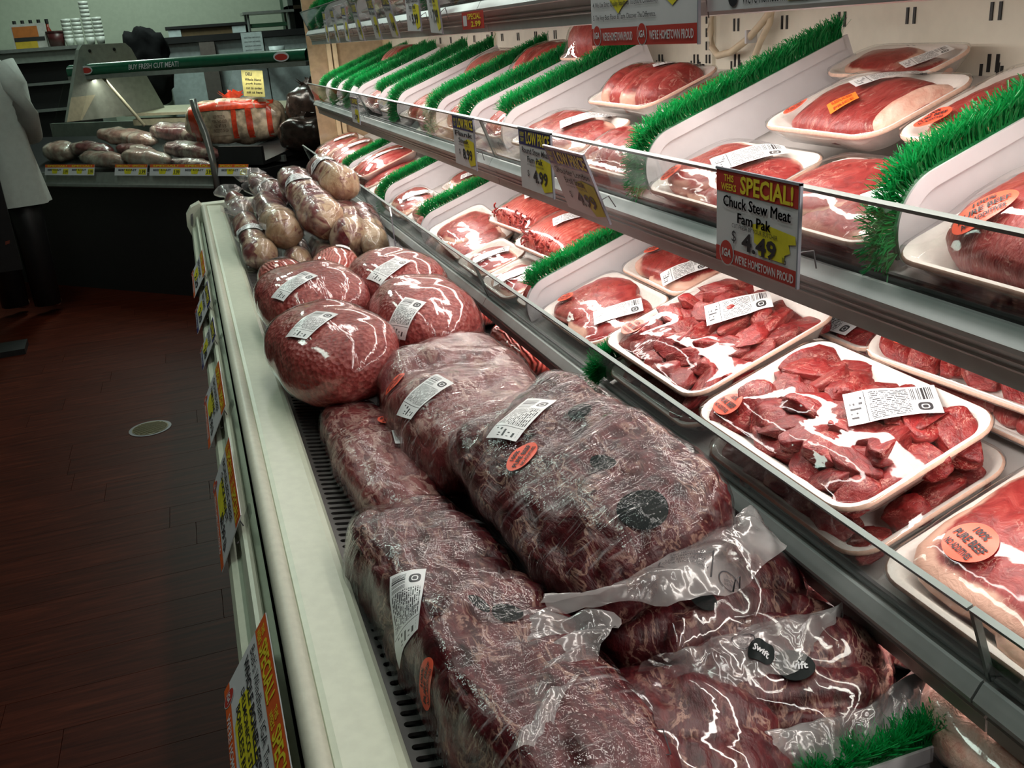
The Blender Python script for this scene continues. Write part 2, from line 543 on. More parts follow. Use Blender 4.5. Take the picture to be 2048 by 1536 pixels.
def text2d(body, size=1.0, bold=0.0, sx=1.0, align='CENTER', shear=0.0):
    """flat glyph polygons of one or more lines: verts (x, y), faces"""
    key = (body, bold, align, shear)
    if key not in _txt:
        cu = bpy.data.curves.new('lettering', 'FONT')
        cu.body = body
        cu.align_x = align
        cu.align_y = 'CENTER'
        cu.resolution_u = 2
        cu.shear = shear
        cu.offset = max(bold, 0.0)
        cu.space_line = 0.95
        ob = bpy.data.objects.new('lettering', cu)
        me = ob.to_mesh()
        vs = [(v.co.x, v.co.y) for v in me.vertices]
        fs = [tuple(p.vertices) for p in me.polygons]
        if bold < 0:                      # heavier strokes: the glyph struck again a hair to each side
            n, bold = len(vs), -bold
            v0, f0 = vs, fs
            vs, fs = list(v0), list(f0)
            for q, (dx, dy) in enumerate(((bold * 1.6, 0), (-bold * 1.6, 0), (0, bold * 0.8), (0, -bold * 0.8))):
                vs += [(x + dx, y + dy) for x, y in v0]
                fs += [tuple(i + n * (q + 1) for i in f) for f in f0]
        ob.to_mesh_clear()
        bpy.data.objects.remove(ob)
        bpy.data.curves.remove(cu)
        _txt[key] = (vs, fs)
    vs, fs = _txt[key]
    return [(x * size * sx, y * size) for x, y in vs], fs


def fit(body, w, h, bold=0.02, align='CENTER', shear=0.0):
    """text scaled to a w x h box centred on the origin"""
    vs, fs = text2d(body, 1, bold, 1, align, shear)
    xs, ys = [v[0] for v in vs], [v[1] for v in vs]
    cx, cy = (min(xs) + max(xs)) / 2, (min(ys) + max(ys)) / 2
    kx, ky = w / (max(xs) - min(xs)), h / (max(ys) - min(ys))
    return [((x - cx) * kx, (y - cy) * ky) for x, y in vs], fs


_cs = {}


def cubesphere(n):
    if n not in _cs:
        bm = bmesh.new()
        bmesh.ops.create_cube(bm, size=2)
        bmesh.ops.subdivide_edges(bm, edges=bm.edges[:], cuts=n - 1, use_grid_fill=True)
        vs = np.array([tuple(v.co) for v in bm.verts])
        vs = np.tan(vs * math.pi / 4)
        vs /= np.linalg.norm(vs, axis=1)[:, None]
        fs = [tuple(v.index for v in f.verts) for f in bm.faces]
        bm.free()
        _cs[n] = (vs, fs)
    return _cs[n]


def nz(p, s, seed):
    return noise.noise(Vector((p[0] * s + seed * 7.13, p[1] * s - seed * 3.7, p[2] * s + seed * 1.9)))


def mesh_from(name, vs, fs, mat, smooth=True):
    return MB().add(vs, fs).mesh(name, mat, smooth)


def bvh_of(vs, fs):
    return BVHTree.FromPolygons([tuple(v) for v in vs], fs)


def mapper(bvh, c, ang, off=0.0012, d=(0, 0, 1), upv=(0, 1, 0)):
    """returns f(a, b): flat sheet coordinates -> point resting on the surface, cast along -d"""
    d = Vector(d).normalized()
    ax = Vector(upv).cross(d).normalized()
    bx = d.cross(ax)
    e1 = ax * math.cos(ang) + bx * math.sin(ang)
    e2 = d.cross(e1)
    c = Vector(c)

    def f(a, b, lift=0.0):
        p = c + e1 * a + e2 * b
        h = bvh.ray_cast(p + d * 0.6, -d)
        q = h[0] if h[0] is not None else p
        return q + d * (off + lift)
    f.again = lambda b2: mapper(b2, c, ang, 0.0, d, upv)
    return f


def decal(name, f, w, h, mat, parent, nx=10, ny=6, shape='rect', th=0.0):
    mb = MB()
    if shape == 'rect':
        vs = [f((i / nx - 0.5) * w, (j / ny - 0.5) * h) for j in range(ny + 1) for i in range(nx + 1)]
        uv = [(i / nx, j / ny) for j in range(ny + 1) for i in range(nx + 1)]
        fs = [(j * (nx + 1) + i, j * (nx + 1) + i + 1, (j + 1) * (nx + 1) + i + 1, (j + 1) * (nx + 1) + i) for j in range(ny) for i in range(nx)]
    else:
        K = 28
        vs, uv, fs = [f(0, 0)], [(0.5, 0.5)], []
        for r in range(1, 5):
            for k in range(K):
                t = 2 * math.pi * k / K
                vs.append(f(math.cos(t) * w / 2 * r / 4, math.sin(t) * h / 2 * r / 4))
                uv.append((0.5, 0.5))
        for k in range(K):
            fs.append((0, 1 + k, 1 + (k + 1) % K))
            for r in range(3):
                a, b = 1 + r * K, 1 + (r + 1) * K
                fs.append((a + k, b + k, b + (k + 1) % K, a + (k + 1) % K))
    mb.add(vs, fs, 0, uv)
    return part(name, mb, mat, parent, True)


def decal_text(f, body, w, h, parent, mat=None, bold=0.03, at=(0, 0), name='lettering', shear=0.0):
    vs, fs = fit(body, w, h, bold, shear=shear)
    mb = MB().add([f(x + at[0], y + at[1], 0.0009) for x, y in vs], fs)
    return part(name, mb, mat or M['ink'], parent)


def sticker(f, parent, w=0.052, h=0.034, text=True):
    s = decal('round_sticker', f, w, h, M['redsticker'], parent, shape='oval')
    s['label'] = 'orange-red oval beef sticker'
    f = f.again(bvh_of([v.co for v in s.data.vertices], [tuple(p.vertices) for p in s.data.polygons]))   # print lies on the sticker itself
    if text:
        decal_text(f, '100%', w * 0.36, h * 0.17, s, at=(0, h * 0.27))
        decal_text(f, 'PURE BEEF', w * 0.78, h * 0.19, s, at=(0, 0.0))
        decal_text(f, 'NO ADDITIVES', w * 0.66, h * 0.15, s, at=(0, -h * 0.26))
    return s


def price_label(f, parent, w=0.075, h=0.042, detail=False):
    o = decal('price_label', f, w, h, M['label'], parent, 12, 7)
    o['label'] = 'white printed price label'
    return o

# ================================================================== the setting
Y0, Y1 = -1.0, 4.72             # the meat case runs along y
TILT = R(20)
CT, ST = math.cos(TILT), math.sin(TILT)
BL, BU, BT = (0.539, C - 0.529), (0.577, C - 0.242), (0.577, C + 0.052)


def shelf_frame(B, u, v, w, yaw=0.0):
    x, z = B[0] + CT * u - ST * w, B[1] + ST * u + CT * w
    return Matrix.Translation((x, v, z)) @ Matrix.Rotation(-TILT, 4, 'Y') @ Matrix.Rotation(yaw, 4, 'Z')


# floor of cherry planks laid across the aisle
fl = part('floor', MB().box((-4.5, -2.0, -0.05), (3.0, 11.0, -0.012)), M['black'], None, kind='structure', label='dark cherry wood plank floor of the aisle')
plank_meshes = []
for ln in (1.2, 1.2):
    bm = bmesh.new()
    bmesh.ops.create_cube(bm, size=1)
    bmesh.ops.scale(bm, vec=(ln - 0.0008, 0.1493, 0.012), verts=bm.verts)
    bmesh.ops.bevel(bm, geom=[e for e in bm.edges if all(v.co.z > 0 for v in e.verts)], offset=0.0004, segments=1, affect='EDGES')
    me = bpy.data.meshes.new('plank')
    bm.to_mesh(me)
    bm.free()
    me.materials.append(M['plank'])
    plank_meshes.append(me)
rnd = random.Random(4)
for j in range(46):
    off = rnd.uniform(0, 1.2)
    for i in range(4):
        x = -3.4 + off + i * 1.2
        if x + 0.6 < -0.02 * j - 1.9 and j < 20:
            continue
        if x - 0.6 > 0.0:
            continue
        put('plank', plank_meshes[0], fl, Matrix.Translation((x, 1.0 + j * 0.15, -0.006)))
# round access cover let into the floor
cv = thing('floor_access_cover', 'round brass cover plate set into the dark plank floor', 'floor cover', Matrix.Translation((-0.35, 3.80, 0.0)))
M['brass'] = plain('dull_brass', (0.16, 0.13, 0.065), 0.4, 0.5)
part('cover_plate', MB().tube([(0, 0, -0.002), (0, 0, 0.004)], 0.070, 32), M['brass'], cv)
part('cover_ring', MB().tube([(0, 0, -0.003), (0, 0, 0.0025)], 0.082, 32), M['alu_dark'], cv)
mb = MB()
for i in range(-5, 6):
    l = math.sqrt(0.066 ** 2 - (i * 0.011) ** 2)
    mb.box((-l, i * 0.011 - 0.002, 0.0035), (l, i * 0.011 + 0.002, 0.0058))
part('cover_ridges', mb, M['brass'], cv, kind='stuff')

# room shell behind the counters
M['wallgreen'] = plain('pale_green_wall', (0.42, 0.46, 0.37), 0.6, 0, 0.3, 0.05)
part('wall_back', MB().box((-4.5, 9.6, 0), (4.5, 9.7, 3.3)), M['wallgreen'], None, kind='structure', label='pale green store wall behind the counters')
part('wall_left', MB().box((-4.6, -2.0, 0), (-4.5, 9.7, 3.3)), M['wallgreen'], None, kind='structure', label='pale green store wall across the aisle')
part('ceiling', MB().box((-4.6, -2.0, 3.3), (4.5, 9.7, 3.4)), plain('ceiling_tile', (0.5, 0.52, 0.48), 0.8), None, kind='structure', label='dim white ceiling')

# ================================================================== the refrigerated meat case
case = thing('refrigerated_meat_case', 'long cream refrigerated meat case with three tilted shelves', 'display case')


def cz(pts):
    return [(x, C + z) for x, z in pts]


# front bumper, ledge and fascia (profiles run along the case)
part('ledge', MB().prism(cz([(0.021, -0.585), (0.024, -0.5795), (0.030, -0.5785), (0.076, -0.583), (0.083, -0.586), (0.0875, -0.592), (0.089, -0.602), (0.089, -0.635), (0.021, -0.635)]), Y0, 4.02), M['cream'], case)
bump = [(-0.0005, -0.640), (-0.0005, -0.590)] + [(0.0115 - 0.012 * math.cos(R(a)), -0.5845 + 0.013 * math.sin(R(a))) for a in range(0, 181, 20)] + [(0.0232, -0.640)]
part('bumper', MB().prism(cz(bump), Y0, 4.02), M['cream_rough'], case, True)
part('fascia', MB().prism(cz([(-0.050, -1.02), (-0.052, -0.670), (-0.047, -0.660), (-0.034, -0.655), (-0.031, -0.648), (-0.030, -0.628), (-0.025, -0.618), (-0.020, -0.617), (-0.016, -0.622), (-0.014, -0.640), (-0.004, -0.642), (-0.004, -1.02)]), Y0, 4.05), M['cream'], case)
part('kick_panel', MB().box((-0.02, Y0, 0.0), (0.0, 4.05, C - 1.02)), M['black'], case)
# rounded end cap of the bumper, and the cream rail turning the corner
endc = MB()
prof = cz([(-0.004, -0.565), (-0.040, -0.580), (-0.062, -0.610), (-0.066, -0.650), (-0.055, -0.690), (0.004, -0.690), (0.02, -0.600)])
endc.prism(prof, 4.02, 4.10)
part('bumper_end_cap', endc, M['cream_rough'], case)
part('bumper_end_slot', MB().prism(cz([(-0.036, -0.602), (-0.044, -0.606), (-0.050, -0.640), (-0.046, -0.655), (-0.040, -0.640)]), 4.015, 4.03), M['alu_dark'], case)
part('end_rail', MB().prism(cz([(0.0, -0.600), (0.0, -0.578), (0.55, -0.578), (0.55, -0.600)]), 4.05, 4.12), M['cream'], case)
part('end_apron', MB().box((-0.03, 4.12, 0.0), (0.95, 4.14, C - 0.60)), M['black'], case)

# slotted return-air grille: every cell is a plate with a real slot cut through
gx0, gx1, gz0, sl = 0.089, 0.160, C - 0.606, -0.17
pitch = 0.0164


def cell(mb, y):
    hw, r = pitch / 2, 0.0042
    xa, xb = gx0 + 0.010, gx1 - 0.006
    inner, outer = [], []
    for cx, a0 in ((xb, -90), (xa, 90)):
        for k in range(7):
            t = R(a0 + k * 30)
            inner.append((cx + r * math.cos(t), r * math.sin(t)))
    for (x, yy) in inner:
        if x > xb - 1e-6:
            outer.append((gx1, hw * (yy / r)))
        else:
            outer.append((gx0, hw * (yy / r)))
    for i, (x, yy) in enumerate(inner):
        if abs(abs(yy) - r) < 1e-6:
            outer[i] = (x if False else outer[i][0], hw if yy > 0 else -hw)
    n = len(inner)
    P = lambda q, dz: (q[0], y + q[1], gz0 + sl * (q[0] - gx0) + dz)
    vs = [P(q, 0) for q in outer] + [P(q, 0) for q in inner] + [P(q, -0.004) for q in inner]
    fs = []
    for i in range(n):
        j = (i + 1) % n
        fs += [(i, j, n + j, n + i), (n + i, n + j, 2 * n + j, 2 * n + i)]
    mb.add(vs, fs)


mb = MB()
k = 0
y = 0.30
while y < 4.0:
    cell(mb, y)
    y += pitch
part('air_grille', mb, M['grille'], case, kind='stuff', label='dark steel grille with short parallel slots')
part('grille_edge', MB().prism([(gx1, gz0 + sl * (gx1 - gx0)), (0.185, gz0 + sl * 0.1), (0.19, gz0 - 0.03), (gx1, gz0 - 0.03)], Y0, 4.0), M['grille'], case)
part('grille_well', MB().prism(cz([(0.087, -0.70), (0.19, -0.70), (0.19, -0.69), (0.087, -0.69)]), Y0, 4.05), M['void'], case)
part('deck_pan', MB().prism(cz([(0.185, -0.648), (0.98, -0.66), (0.98, -0.68), (0.185, -0.70)]), Y0, 4.6), M['void'], case)

# rear wall of the case with its shelf-bracket slots
bw = part('back_panel', MB().box((0.985, Y0, C - 0.70), (1.01, Y1, C + 1.0)), M['backwall'], case)
slot = MB().box((-0.002, -0.0022, -0.011), (0.001, 0.0022, 0.011)).mesh('slot', M['black'])
slots = MB().box((-0.002, -0.0018, -0.008), (0.001, 0.0018, 0.008)).mesh('slot', M['black'])
for q in range(22):
    yy = 0.55 + q * 0.152
    for dy in (-0.010, 0.004):
        put('slot', slot, bw, Matrix.Translation((0.985, yy + dy, C - 0.021)))
        put('slot', slot, bw, Matrix.Translation((0.985, yy + dy - 0.004, C - 0.083)))
    for dy, dz in ((-0.022, -0.094), (-0.016, -0.090), (0.012, -0.092)):
        put('slot', slots, bw, Matrix.Translation((0.985, yy + dy, C + dz)))
for yy in (1.70, 3.06):
    st = part('shelf_standard', MB().box((0.978, yy - 0.014, C - 0.70), (0.985, yy + 0.014, C + 1.0)), M['backwall'], case)
    for q in range(12):
        for dy in (-0.006, 0.006):
            put('slot', slots, st, Matrix.Translation((0.978, yy + dy, C - 0.20 + q * 0.024)))
# end panel and its tan posts
M['endpanel'] = film('end_panel_acrylic', None, 0.02, 0.10, 0.25, 0.10, 20, (0.86, 0.74, 0.58), big=4)
part('end_panel', MB().box((0.60, Y1, C - 0.62), (0.985, Y1 + 0.012, C + 0.95)), plain('end_panel_tan', (0.46, 0.33, 0.20), 0.16, 0, 0.6, 0.15), case)
for x in (0.695, 0.722):
    part('end_post', MB().box((x - 0.011, Y1 - 0.03, C - 0.62), (x + 0.009, Y1, C + 0.9)), M['tan'], case)
part('end_post', MB().box((0.955, Y1 - 0.03, C - 0.62), (0.985, Y1, C + 0.9)), M['tan'], case)

# canopy over the case and its fluorescent fixture
part('canopy', MB().prism(cz([(0.28, 0.80), (0.28, 0.98), (1.01, 0.98), (1.01, 0.92), (0.46, 0.92), (0.44, 0.80)]), Y0, Y1), M['cream'], case)
M['tubeglow'] = G('fluorescent_tube')
M['tubeglow'] = M['tubeglow'].done(M['tubeglow'].bsdf((0.9, 0.9, 0.88), 0.4, estr=0.0))

SEAMS = [Y0, 0.487, 1.85, 3.21, Y1]


def shelf_unit(B, y_end, name):
    def P(f, n):            # f: outwards to the aisle, n: along the leaning front glass
        return (B[0] - CT * f - ST * n, B[1] - ST * f + CT * n)
    sh = part('shelf', MB().prism([P(0.0, -0.004), P(-0.43, -0.004), P(-0.43, -0.022), P(0.0, -0.022)], Y0, y_end), M['shelfmetal'], case)
    sh['label'] = name
    part('shelf_underside', MB().prism([P(-0.05, -0.023), P(-0.43, -0.023), P(-0.43, -0.027), P(-0.05, -0.027)], Y0, y_end), M['backwall'], sh)
    part('lamp_tube', MB().tube([(P(-0.038, -0.034)[0], Y0 + 0.1, P(-0.038, -0.034)[1]), (P(-0.038, -0.034)[0], y_end - 0.1, P(-0.038, -0.034)[1])], 0.007, 8), M['tubeglow'], sh, True)
    ss = [s for s in SEAMS if s < y_end - 0.2] + [y_end]
    for a, b in zip(ss[:-1], ss[1:]):
        a, b = a + 0.0012, b - 0.0012
        part('front_rail', MB().prism([P(0.0, 0.004), P(0.003, 0.004), P(0.016, -0.006), P(0.0165, -0.011), P(0.013, -0.0135), P(0.007, -0.014), P(0.0065, -0.026), P(0.0085, -0.027), P(0.0085, -0.0285), P(0.0065, -0.030), P(0.0065, -0.034), P(0.0085, -0.035), P(0.0085, -0.0365), P(0.0075, -0.038), P(0.011, -0.052), P(0.009, -0.054), P(0.0, -0.054)], a, b), M['alu'], sh)
        gp = part('glass_pane', MB().prism([P(-0.002, 0.004), P(-0.002, 0.083), P(-0.0065, 0.083), P(-0.0065, 0.004)], a, b), M['glass'], sh)
        part('edge_trim', MB().prism([P(-0.0012, 0.0820), P(-0.0012, 0.0855), P(-0.0073, 0.0855), P(-0.0073, 0.0820)], a, b), M['chrome'], gp)
        part('edge_trim', MB().prism([P(-0.0012, 0.005), P(-0.0012, 0.083), P(-0.0073, 0.083), P(-0.0073, 0.005)], b - 0.0035, b + 0.0003), M['chrome'], gp)
        part('glass_channel', MB().prism([P(-0.0075, -0.004), P(-0.0075, 0.008), P(-0.011, 0.008), P(-0.014, -0.004)], a, b), M['alu_dark'], sh)
    return sh


SH = {'L': shelf_unit(BL, Y1, 'lower tilted shelf with clear front panes'),
      'U': shelf_unit(BU, 4.50, 'middle tilted shelf with clear front panes'),
      'T': shelf_unit(BT, 4.42, 'top tilted shelf with clear front panes')}

# cream drain hose looped on the back wall, its tie
hose = thing('drain_hose', 'cream hose hanging in loops on the cream back wall', 'hose')
hp = [(0.962, 1.66, 0.012), (0.962, 1.665, -0.03), (0.960, 1.655, -0.058), (0.955, 1.625, -0.072), (0.955, 1.58, -0.066), (0.960, 1.535, -0.046), (0.962, 1.49, -0.018), (0.962, 1.45, 0.010), (0.962, 1.43, 0.04)]
part('hose_tube', MB().tube([(x, y, C + z) for x, y, z in hp], 0.0065, 10), M['hose'], hose, True)
hp = [(0.968, 1.47, 0.02), (0.966, 1.475, -0.02), (0.964, 1.50, -0.05), (0.966, 1.53, -0.09), (0.97, 1.55, -0.12)]
part('hose_tube', MB().tube([(x, y, C + z) for x, y, z in hp], 0.0055, 10), M['hose'], hose, True)
part('hose_tie', MB().box((0.952, 1.525, C - 0.052), (0.974, 1.530, C - 0.030)), M['white'], hose)


# ================================================================== bristle dividers
def divider_meshes(seed, L=0.36, H=0.073, droop=True):
    rd = random.Random(seed)
    rc = min(0.055, H - 0.012)
    # outline of the panel top: front bottom, round corner, along the top
    path = [(0.0, 0.008 + k * 0.006) for k in range(int((H - rc - 0.008) / 0.006) + 1)]
    path += [(rc - rc * math.cos(R(a)), H - rc + rc * math.sin(R(a))) for a in range(6, 91, 6)]
    path += [(rc + k * 0.006, H) for k in range(1, int((L - rc) / 0.006))]
    pl = MB()
    ring = [(0.0, 0.0)] + path + [(L, H), (L + 0.004, 0.0)]
    n = len(ring)
    pl.add([(x, -0.002, z) for x, z in ring] + [(x, 0.002, z) for x, z in ring], [tuple(range(n - 1, -1, -1)), tuple(range(n, 2 * n))] + [(i, (i + 1) % n, n + (i + 1) % n, n + i) for i in range(n)])
    rim = MB()
    inn = []
    for i, (x, z) in enumerate(path):
        a, b = path[max(i - 1, 0)], path[min(i + 1, len(path) - 1)]
        t = Vector((b[0] - a[0], b[1] - a[1])).normalized()
        inn.append((x + t[1] * 0.016, z - t[0] * 0.016))
    m = len(path)
    for s in (-1, 1):
        rim.add([(x, s * 0.0018, z) for x, z in path] + [(x, s * 0.0052, z) for x, z in path] + [(x, s * 0.0052, z) for x, z in inn] + [(x, s * 0.0018, z) for x, z in inn],
                [(i + k * m, i + 1 + k * m, i + 1 + ((k + 1) % 4) * m, i + ((k + 1) % 4) * m) for i in range(m - 1) for k in range(4)])
    br = MB()
    clump = 0.0
    i0 = 1 if droop else next(i for i, q in enumerate(path) if q[1] > H - 0.006)
    for i in range(i0, len(path)):
        x, z = path[i]
        a, b = path[i - 1], path[min(i + 1, m - 1)]
        t = Vector((b[0] - a[0], 0, b[1] - a[1])).normalized()
        nrm = Vector((-t.z, 0, t.x))
        if i % 7 == 0:
            clump = rd.uniform(-0.5, 0.5)
        lay = noise.noise(Vector((i * 0.13, seed * 3.1, 0.7)))
        for q in range(52):
            side = rd.uniform(-1, 1)
            along = rd.uniform(-0.55, 0.55) + clump * 0.5
            d = (nrm + t * along * 0.55 + Vector((0, 1, 0)) * (side * 0.42 + lay * 0.55)).normalized()
            ln = rd.uniform(0.023, 0.036) * (1 - 0.18 * abs(lay))
            w = Vector((rd.uniform(-1, 1), rd.uniform(-1, 1), rd.uniform(-1, 1)))
            w = (w - d * w.dot(d)).normalized() * rd.uniform(0.0004, 0.0009)
            p0 = Vector((x, rd.uniform(-0.002, 0.002), z)) + t * rd.uniform(-0.0018, 0.0018)
            p1 = p0 + d * ln * 0.55
            p2 = p0 + (d + Vector((0, side * 0.22, 0)) + t * rd.uniform(-0.35, 0.35)) * ln
            br.add([p0 - w * 0.5, p0 + w * 0.5, p1 + w, p1 - w, p2 + w * 0.7, p2 - w * 0.7], [(0, 1, 2, 3), (3, 2, 4, 5)])
    strip = MB()
    pts = [(x, 0, z) for x, z in path[i0 - 1:]]
    strip.tube(pts, 0.0026, 6)
    return (pl.mesh('panel', M['white_plastic']), rim.mesh('panel_rim', M['white_plastic']), br.mesh('bristles', M['bristle']), strip.mesh('bristle_strip', plain('green_wire', (0.0, 0.12, 0.03), 0.4)))


DV = [divider_meshes(s) for s in (1, 2, 3)]
DVTOP = divider_meshes(6, droop=False)
_dn = [0]


def divider(mw, label, group=None, v=None):
    t = thing('shelf_divider', label, 'divider', mw, group)
    v = v or DV[_dn[0] % 3]
    _dn[0] += 1
    put('panel', v[0], t)
    put('panel_rim', v[1], t)
    put('bristle_strip', v[3], t)
    put('bristles', v[2], t, kind='stuff', label='green plastic bristles')
    return t


DVLOW = divider_meshes(5, 0.36, 0.030)
ORD = ['nearest', 'second', 'third', 'fourth', 'fifth', 'sixth', 'seventh', 'eighth', 'ninth', 'tenth', 'eleventh']
for i, v in enumerate((0.70, 1.21, 1.85, 2.09, 2.38, 2.84, 3.11, 3.52, 3.66, 3.97, 4.28)):
    divider(shelf_frame(BU, 0.030, v, 0.0, R(0.5 * (-1) ** i)), f'white divider edged with green bristles, {ORD[i]} along the middle shelf', 'dividers on the middle shelf', DVTOP if i in (2, 6, 7) else None)
for i, v in enumerate((1.275, 1.61, 2.45, 3.00, 3.72)):
    divider(shelf_frame(BL, 0.030 if i > 2 else 0.014, v - (0.012 if i == 0 else 0), 0.0), f'white divider edged with green bristles, {ORD[i]} along the lower shelf', 'dividers on the lower shelf', DVLOW if i == 0 else (DVTOP if i in (1, 2) else None))
for i, v in enumerate((2.3, 3.3, 4.05, 4.3)):
    divider(shelf_frame(BT, 0.030, v, 0.0), f'white divider edged with green bristles, {ORD[i]} along the top shelf', 'dividers on the top shelf')
# the divider standing on the deck at the lower corner
divider(pos((0.395, 0.528, C - 0.652), 0), 'green bristled divider standing on the deck beside the bagged roasts', None, divider_meshes(4, 0.36, 0.032))


# ================================================================== packages on foam trays
def rrect(a, b, r, nc=6, ns=7):
    """boundary points of a rounded rectangle with half sizes a, b"""
    r = min(r, a * 0.95, b * 0.95)
    out = []
    for cx, cy, a0 in ((a - r, b - r, 0), (-(a - r), b - r, 90), (-(a - r), -(b - r), 180), (a - r, -(b - r), 270)):
        arc = [(cx + r * math.cos(R(a0 + 90 * k / nc)), cy + r * math.sin(R(a0 + 90 * k / nc))) for k in range(nc + 1)]
        if out:
            p, q = out[-1], arc[0]
            out += [(p[0] + (q[0] - p[0]) * k / ns, p[1] + (q[1] - p[1]) * k / ns) for k in range(1, ns)]
        out += arc
    p, q = out[-1], out[0]
    out += [(p[0] + (q[0] - p[0]) * k / ns, p[1] + (q[1] - p[1]) * k / ns) for k in range(1, ns)]
    return out


_tray = {}


def tray_mesh(D, Wd, h=0.026):
    key = (round(D, 3), round(Wd, 3))
    if key in _tray:
        return _tray[key]
    a, b = D / 2, Wd / 2
    loops = [(0.026, 0.0), (0.020, 0.0), (0.006, h - 0.004), (0.0005, h - 0.002), (0.0, h), (0.002, h + 0.0025), (0.006, h + 0.002), (0.010, h - 0.001), (0.024, 0.006), (0.030, 0.005)]
    vs, fs, mi = [], [], []
    n = None
    for ins, z in loops:
        L = rrect(a - ins, b - ins, 0.034 - ins * 0.5)
        n = len(L)
        vs += [(x, y, z) for x, y in L]
    mb = MB()
    nl = len(loops)
    fa = [tuple(range(n - 1, -1, -1)), tuple((nl - 1) * n + i for i in range(n))]
    mb.add(vs, fa + [(l * n + i, l * n + (i + 1) % n, (l + 1) * n + (i + 1) % n, (l + 1) * n + i) for l in range(nl - 1) for i in range(n) if l not in (3, 4)], 0)
    mb.add(vs, [(l * n + i, l * n + (i + 1) % n, (l + 1) * n + (i + 1) % n, (l + 1) * n + i) for l in (3, 4) for i in range(n)], 1)
    me = mb.mesh('foam_tray', [M['foam'], M['foam_edge']], True)
    _tray[key] = me
    return me


def chunk_meshes():
    out = []
    vs0, fs = cubesphere(10)
    for s in range(7):
        rd = random.Random(s + 50)
        vs = []
        # irregular cut block: a rounded box clipped by a few random planes
        planes = []
        for _ in range(10):
            nn = Vector((rd.uniform(-1, 1), rd.uniform(-1, 1), rd.uniform(-0.6, 1))).normalized()
            planes.append((nn, rd.uniform(0.58, 0.92)))
        for d in vs0:
            r = (abs(d[0]) ** 3.2 + abs(d[1]) ** 3.2 + abs(d[2]) ** 3.2) ** (-1 / 3.2)
            p = Vector(d) * r
            for nn, k in planes:
                e = p.dot(nn) - k
                if e > 0:
                    p -= nn * e * 0.97
            p *= 1 + 0.10 * nz(p, 1.6, s) + 0.05 * nz(p, 4.5, s + 3)
            vs.append(p)
        out.append(mesh_from('meat_chunk', vs, fs, M['stew']))
    return out


CHUNK = chunk_meshes()


class Raster:
    """height raster over the tray; used to lay the film over the meat"""
    def __init__(s, D, Wd, n=56):
        s.a, s.b, s.n = D / 2, Wd / 2, n
        g = np.linspace(-1, 1, n)
        s.X, s.Y = np.meshgrid(g * s.a, g * s.b, indexing='ij')
        s.H = np.zeros((n, n))

    def ell(s, c, rx, ry, rz, ang):
        dx, dy = s.X - c[0], s.Y - c[1]
        ca, sa = math.cos(ang), math.sin(ang)
        q = ((dx * ca + dy * sa) / rx) ** 2 + ((-dx * sa + dy * ca) / ry) ** 2
        z = np.where(q < 1, c[2] + rz * np.sqrt(np.clip(1 - q, 0, 1)), 0)
        s.H = np.maximum(s.H, z)

    def slab(s, c, rx, ry, T, dome, ang=0.0, ex=2.6, wob=0.12):
        dx, dy = s.X - c[0], s.Y - c[1]
        ca, sa = math.cos(ang), math.sin(ang)
        k = 1 + 0.45 * wob
        r = (np.abs((dx * ca + dy * sa) / (rx * k)) ** ex + np.abs((-dx * sa + dy * ca) / (ry * k)) ** ex) ** (1 / ex)
        z = c[2] + T * (0.55 + 0.45 * np.sqrt(np.clip(1 - r ** 4, 0, 1))) + T * dome * np.clip(1 - r * r, 0, 1) + 0.0028
        s.H = np.maximum(s.H, np.where(r < 1.03, z, 0))

    def stretch(s, rim, tight=14):
        H = np.maximum(s.H, rim)
        edge = np.minimum(s.a - np.abs(s.X), s.b - np.abs(s.Y))
        base = H.copy()
        F = H.copy()
        for _ in range(tight):        # a taut skin: relax, never below the meat, pinned at the rim
            F[1:-1, 1:-1] = (F[:-2, 1:-1] + F[2:, 1:-1] + F[1:-1, :-2] + F[1:-1, 2:]) / 4
            F = np.maximum(F, base)
            F[0, :] = F[-1, :] = rim
            F[:, 0] = F[:, -1] = rim
        for _ in range(2):
            F[1:-1, 1:-1] = (F[:-2, 1:-1] + F[2:, 1:-1] + F[1:-1, :-2] + F[1:-1, 2:] + 4 * F[1:-1, 1:-1]) / 8
        F += 0.0024
        s.F = np.where(edge < 0.004, rim + 0.001, F)

    def at(s, x, y):
        i = min(max((x / s.a + 1) / 2 * (s.n - 1), 0), s.n - 1.001)
        j = min(max((y / s.b + 1) / 2 * (s.n - 1), 0), s.n - 1.001)
        i0, j0 = int(i), int(j)
        fi, fj = i - i0, j - j0
        F = s.F
        return F[i0, j0] * (1 - fi) * (1 - fj) + F[i0 + 1, j0] * fi * (1 - fj) + F[i0, j0 + 1] * (1 - fi) * fj + F[i0 + 1, j0 + 1] * fi * fj


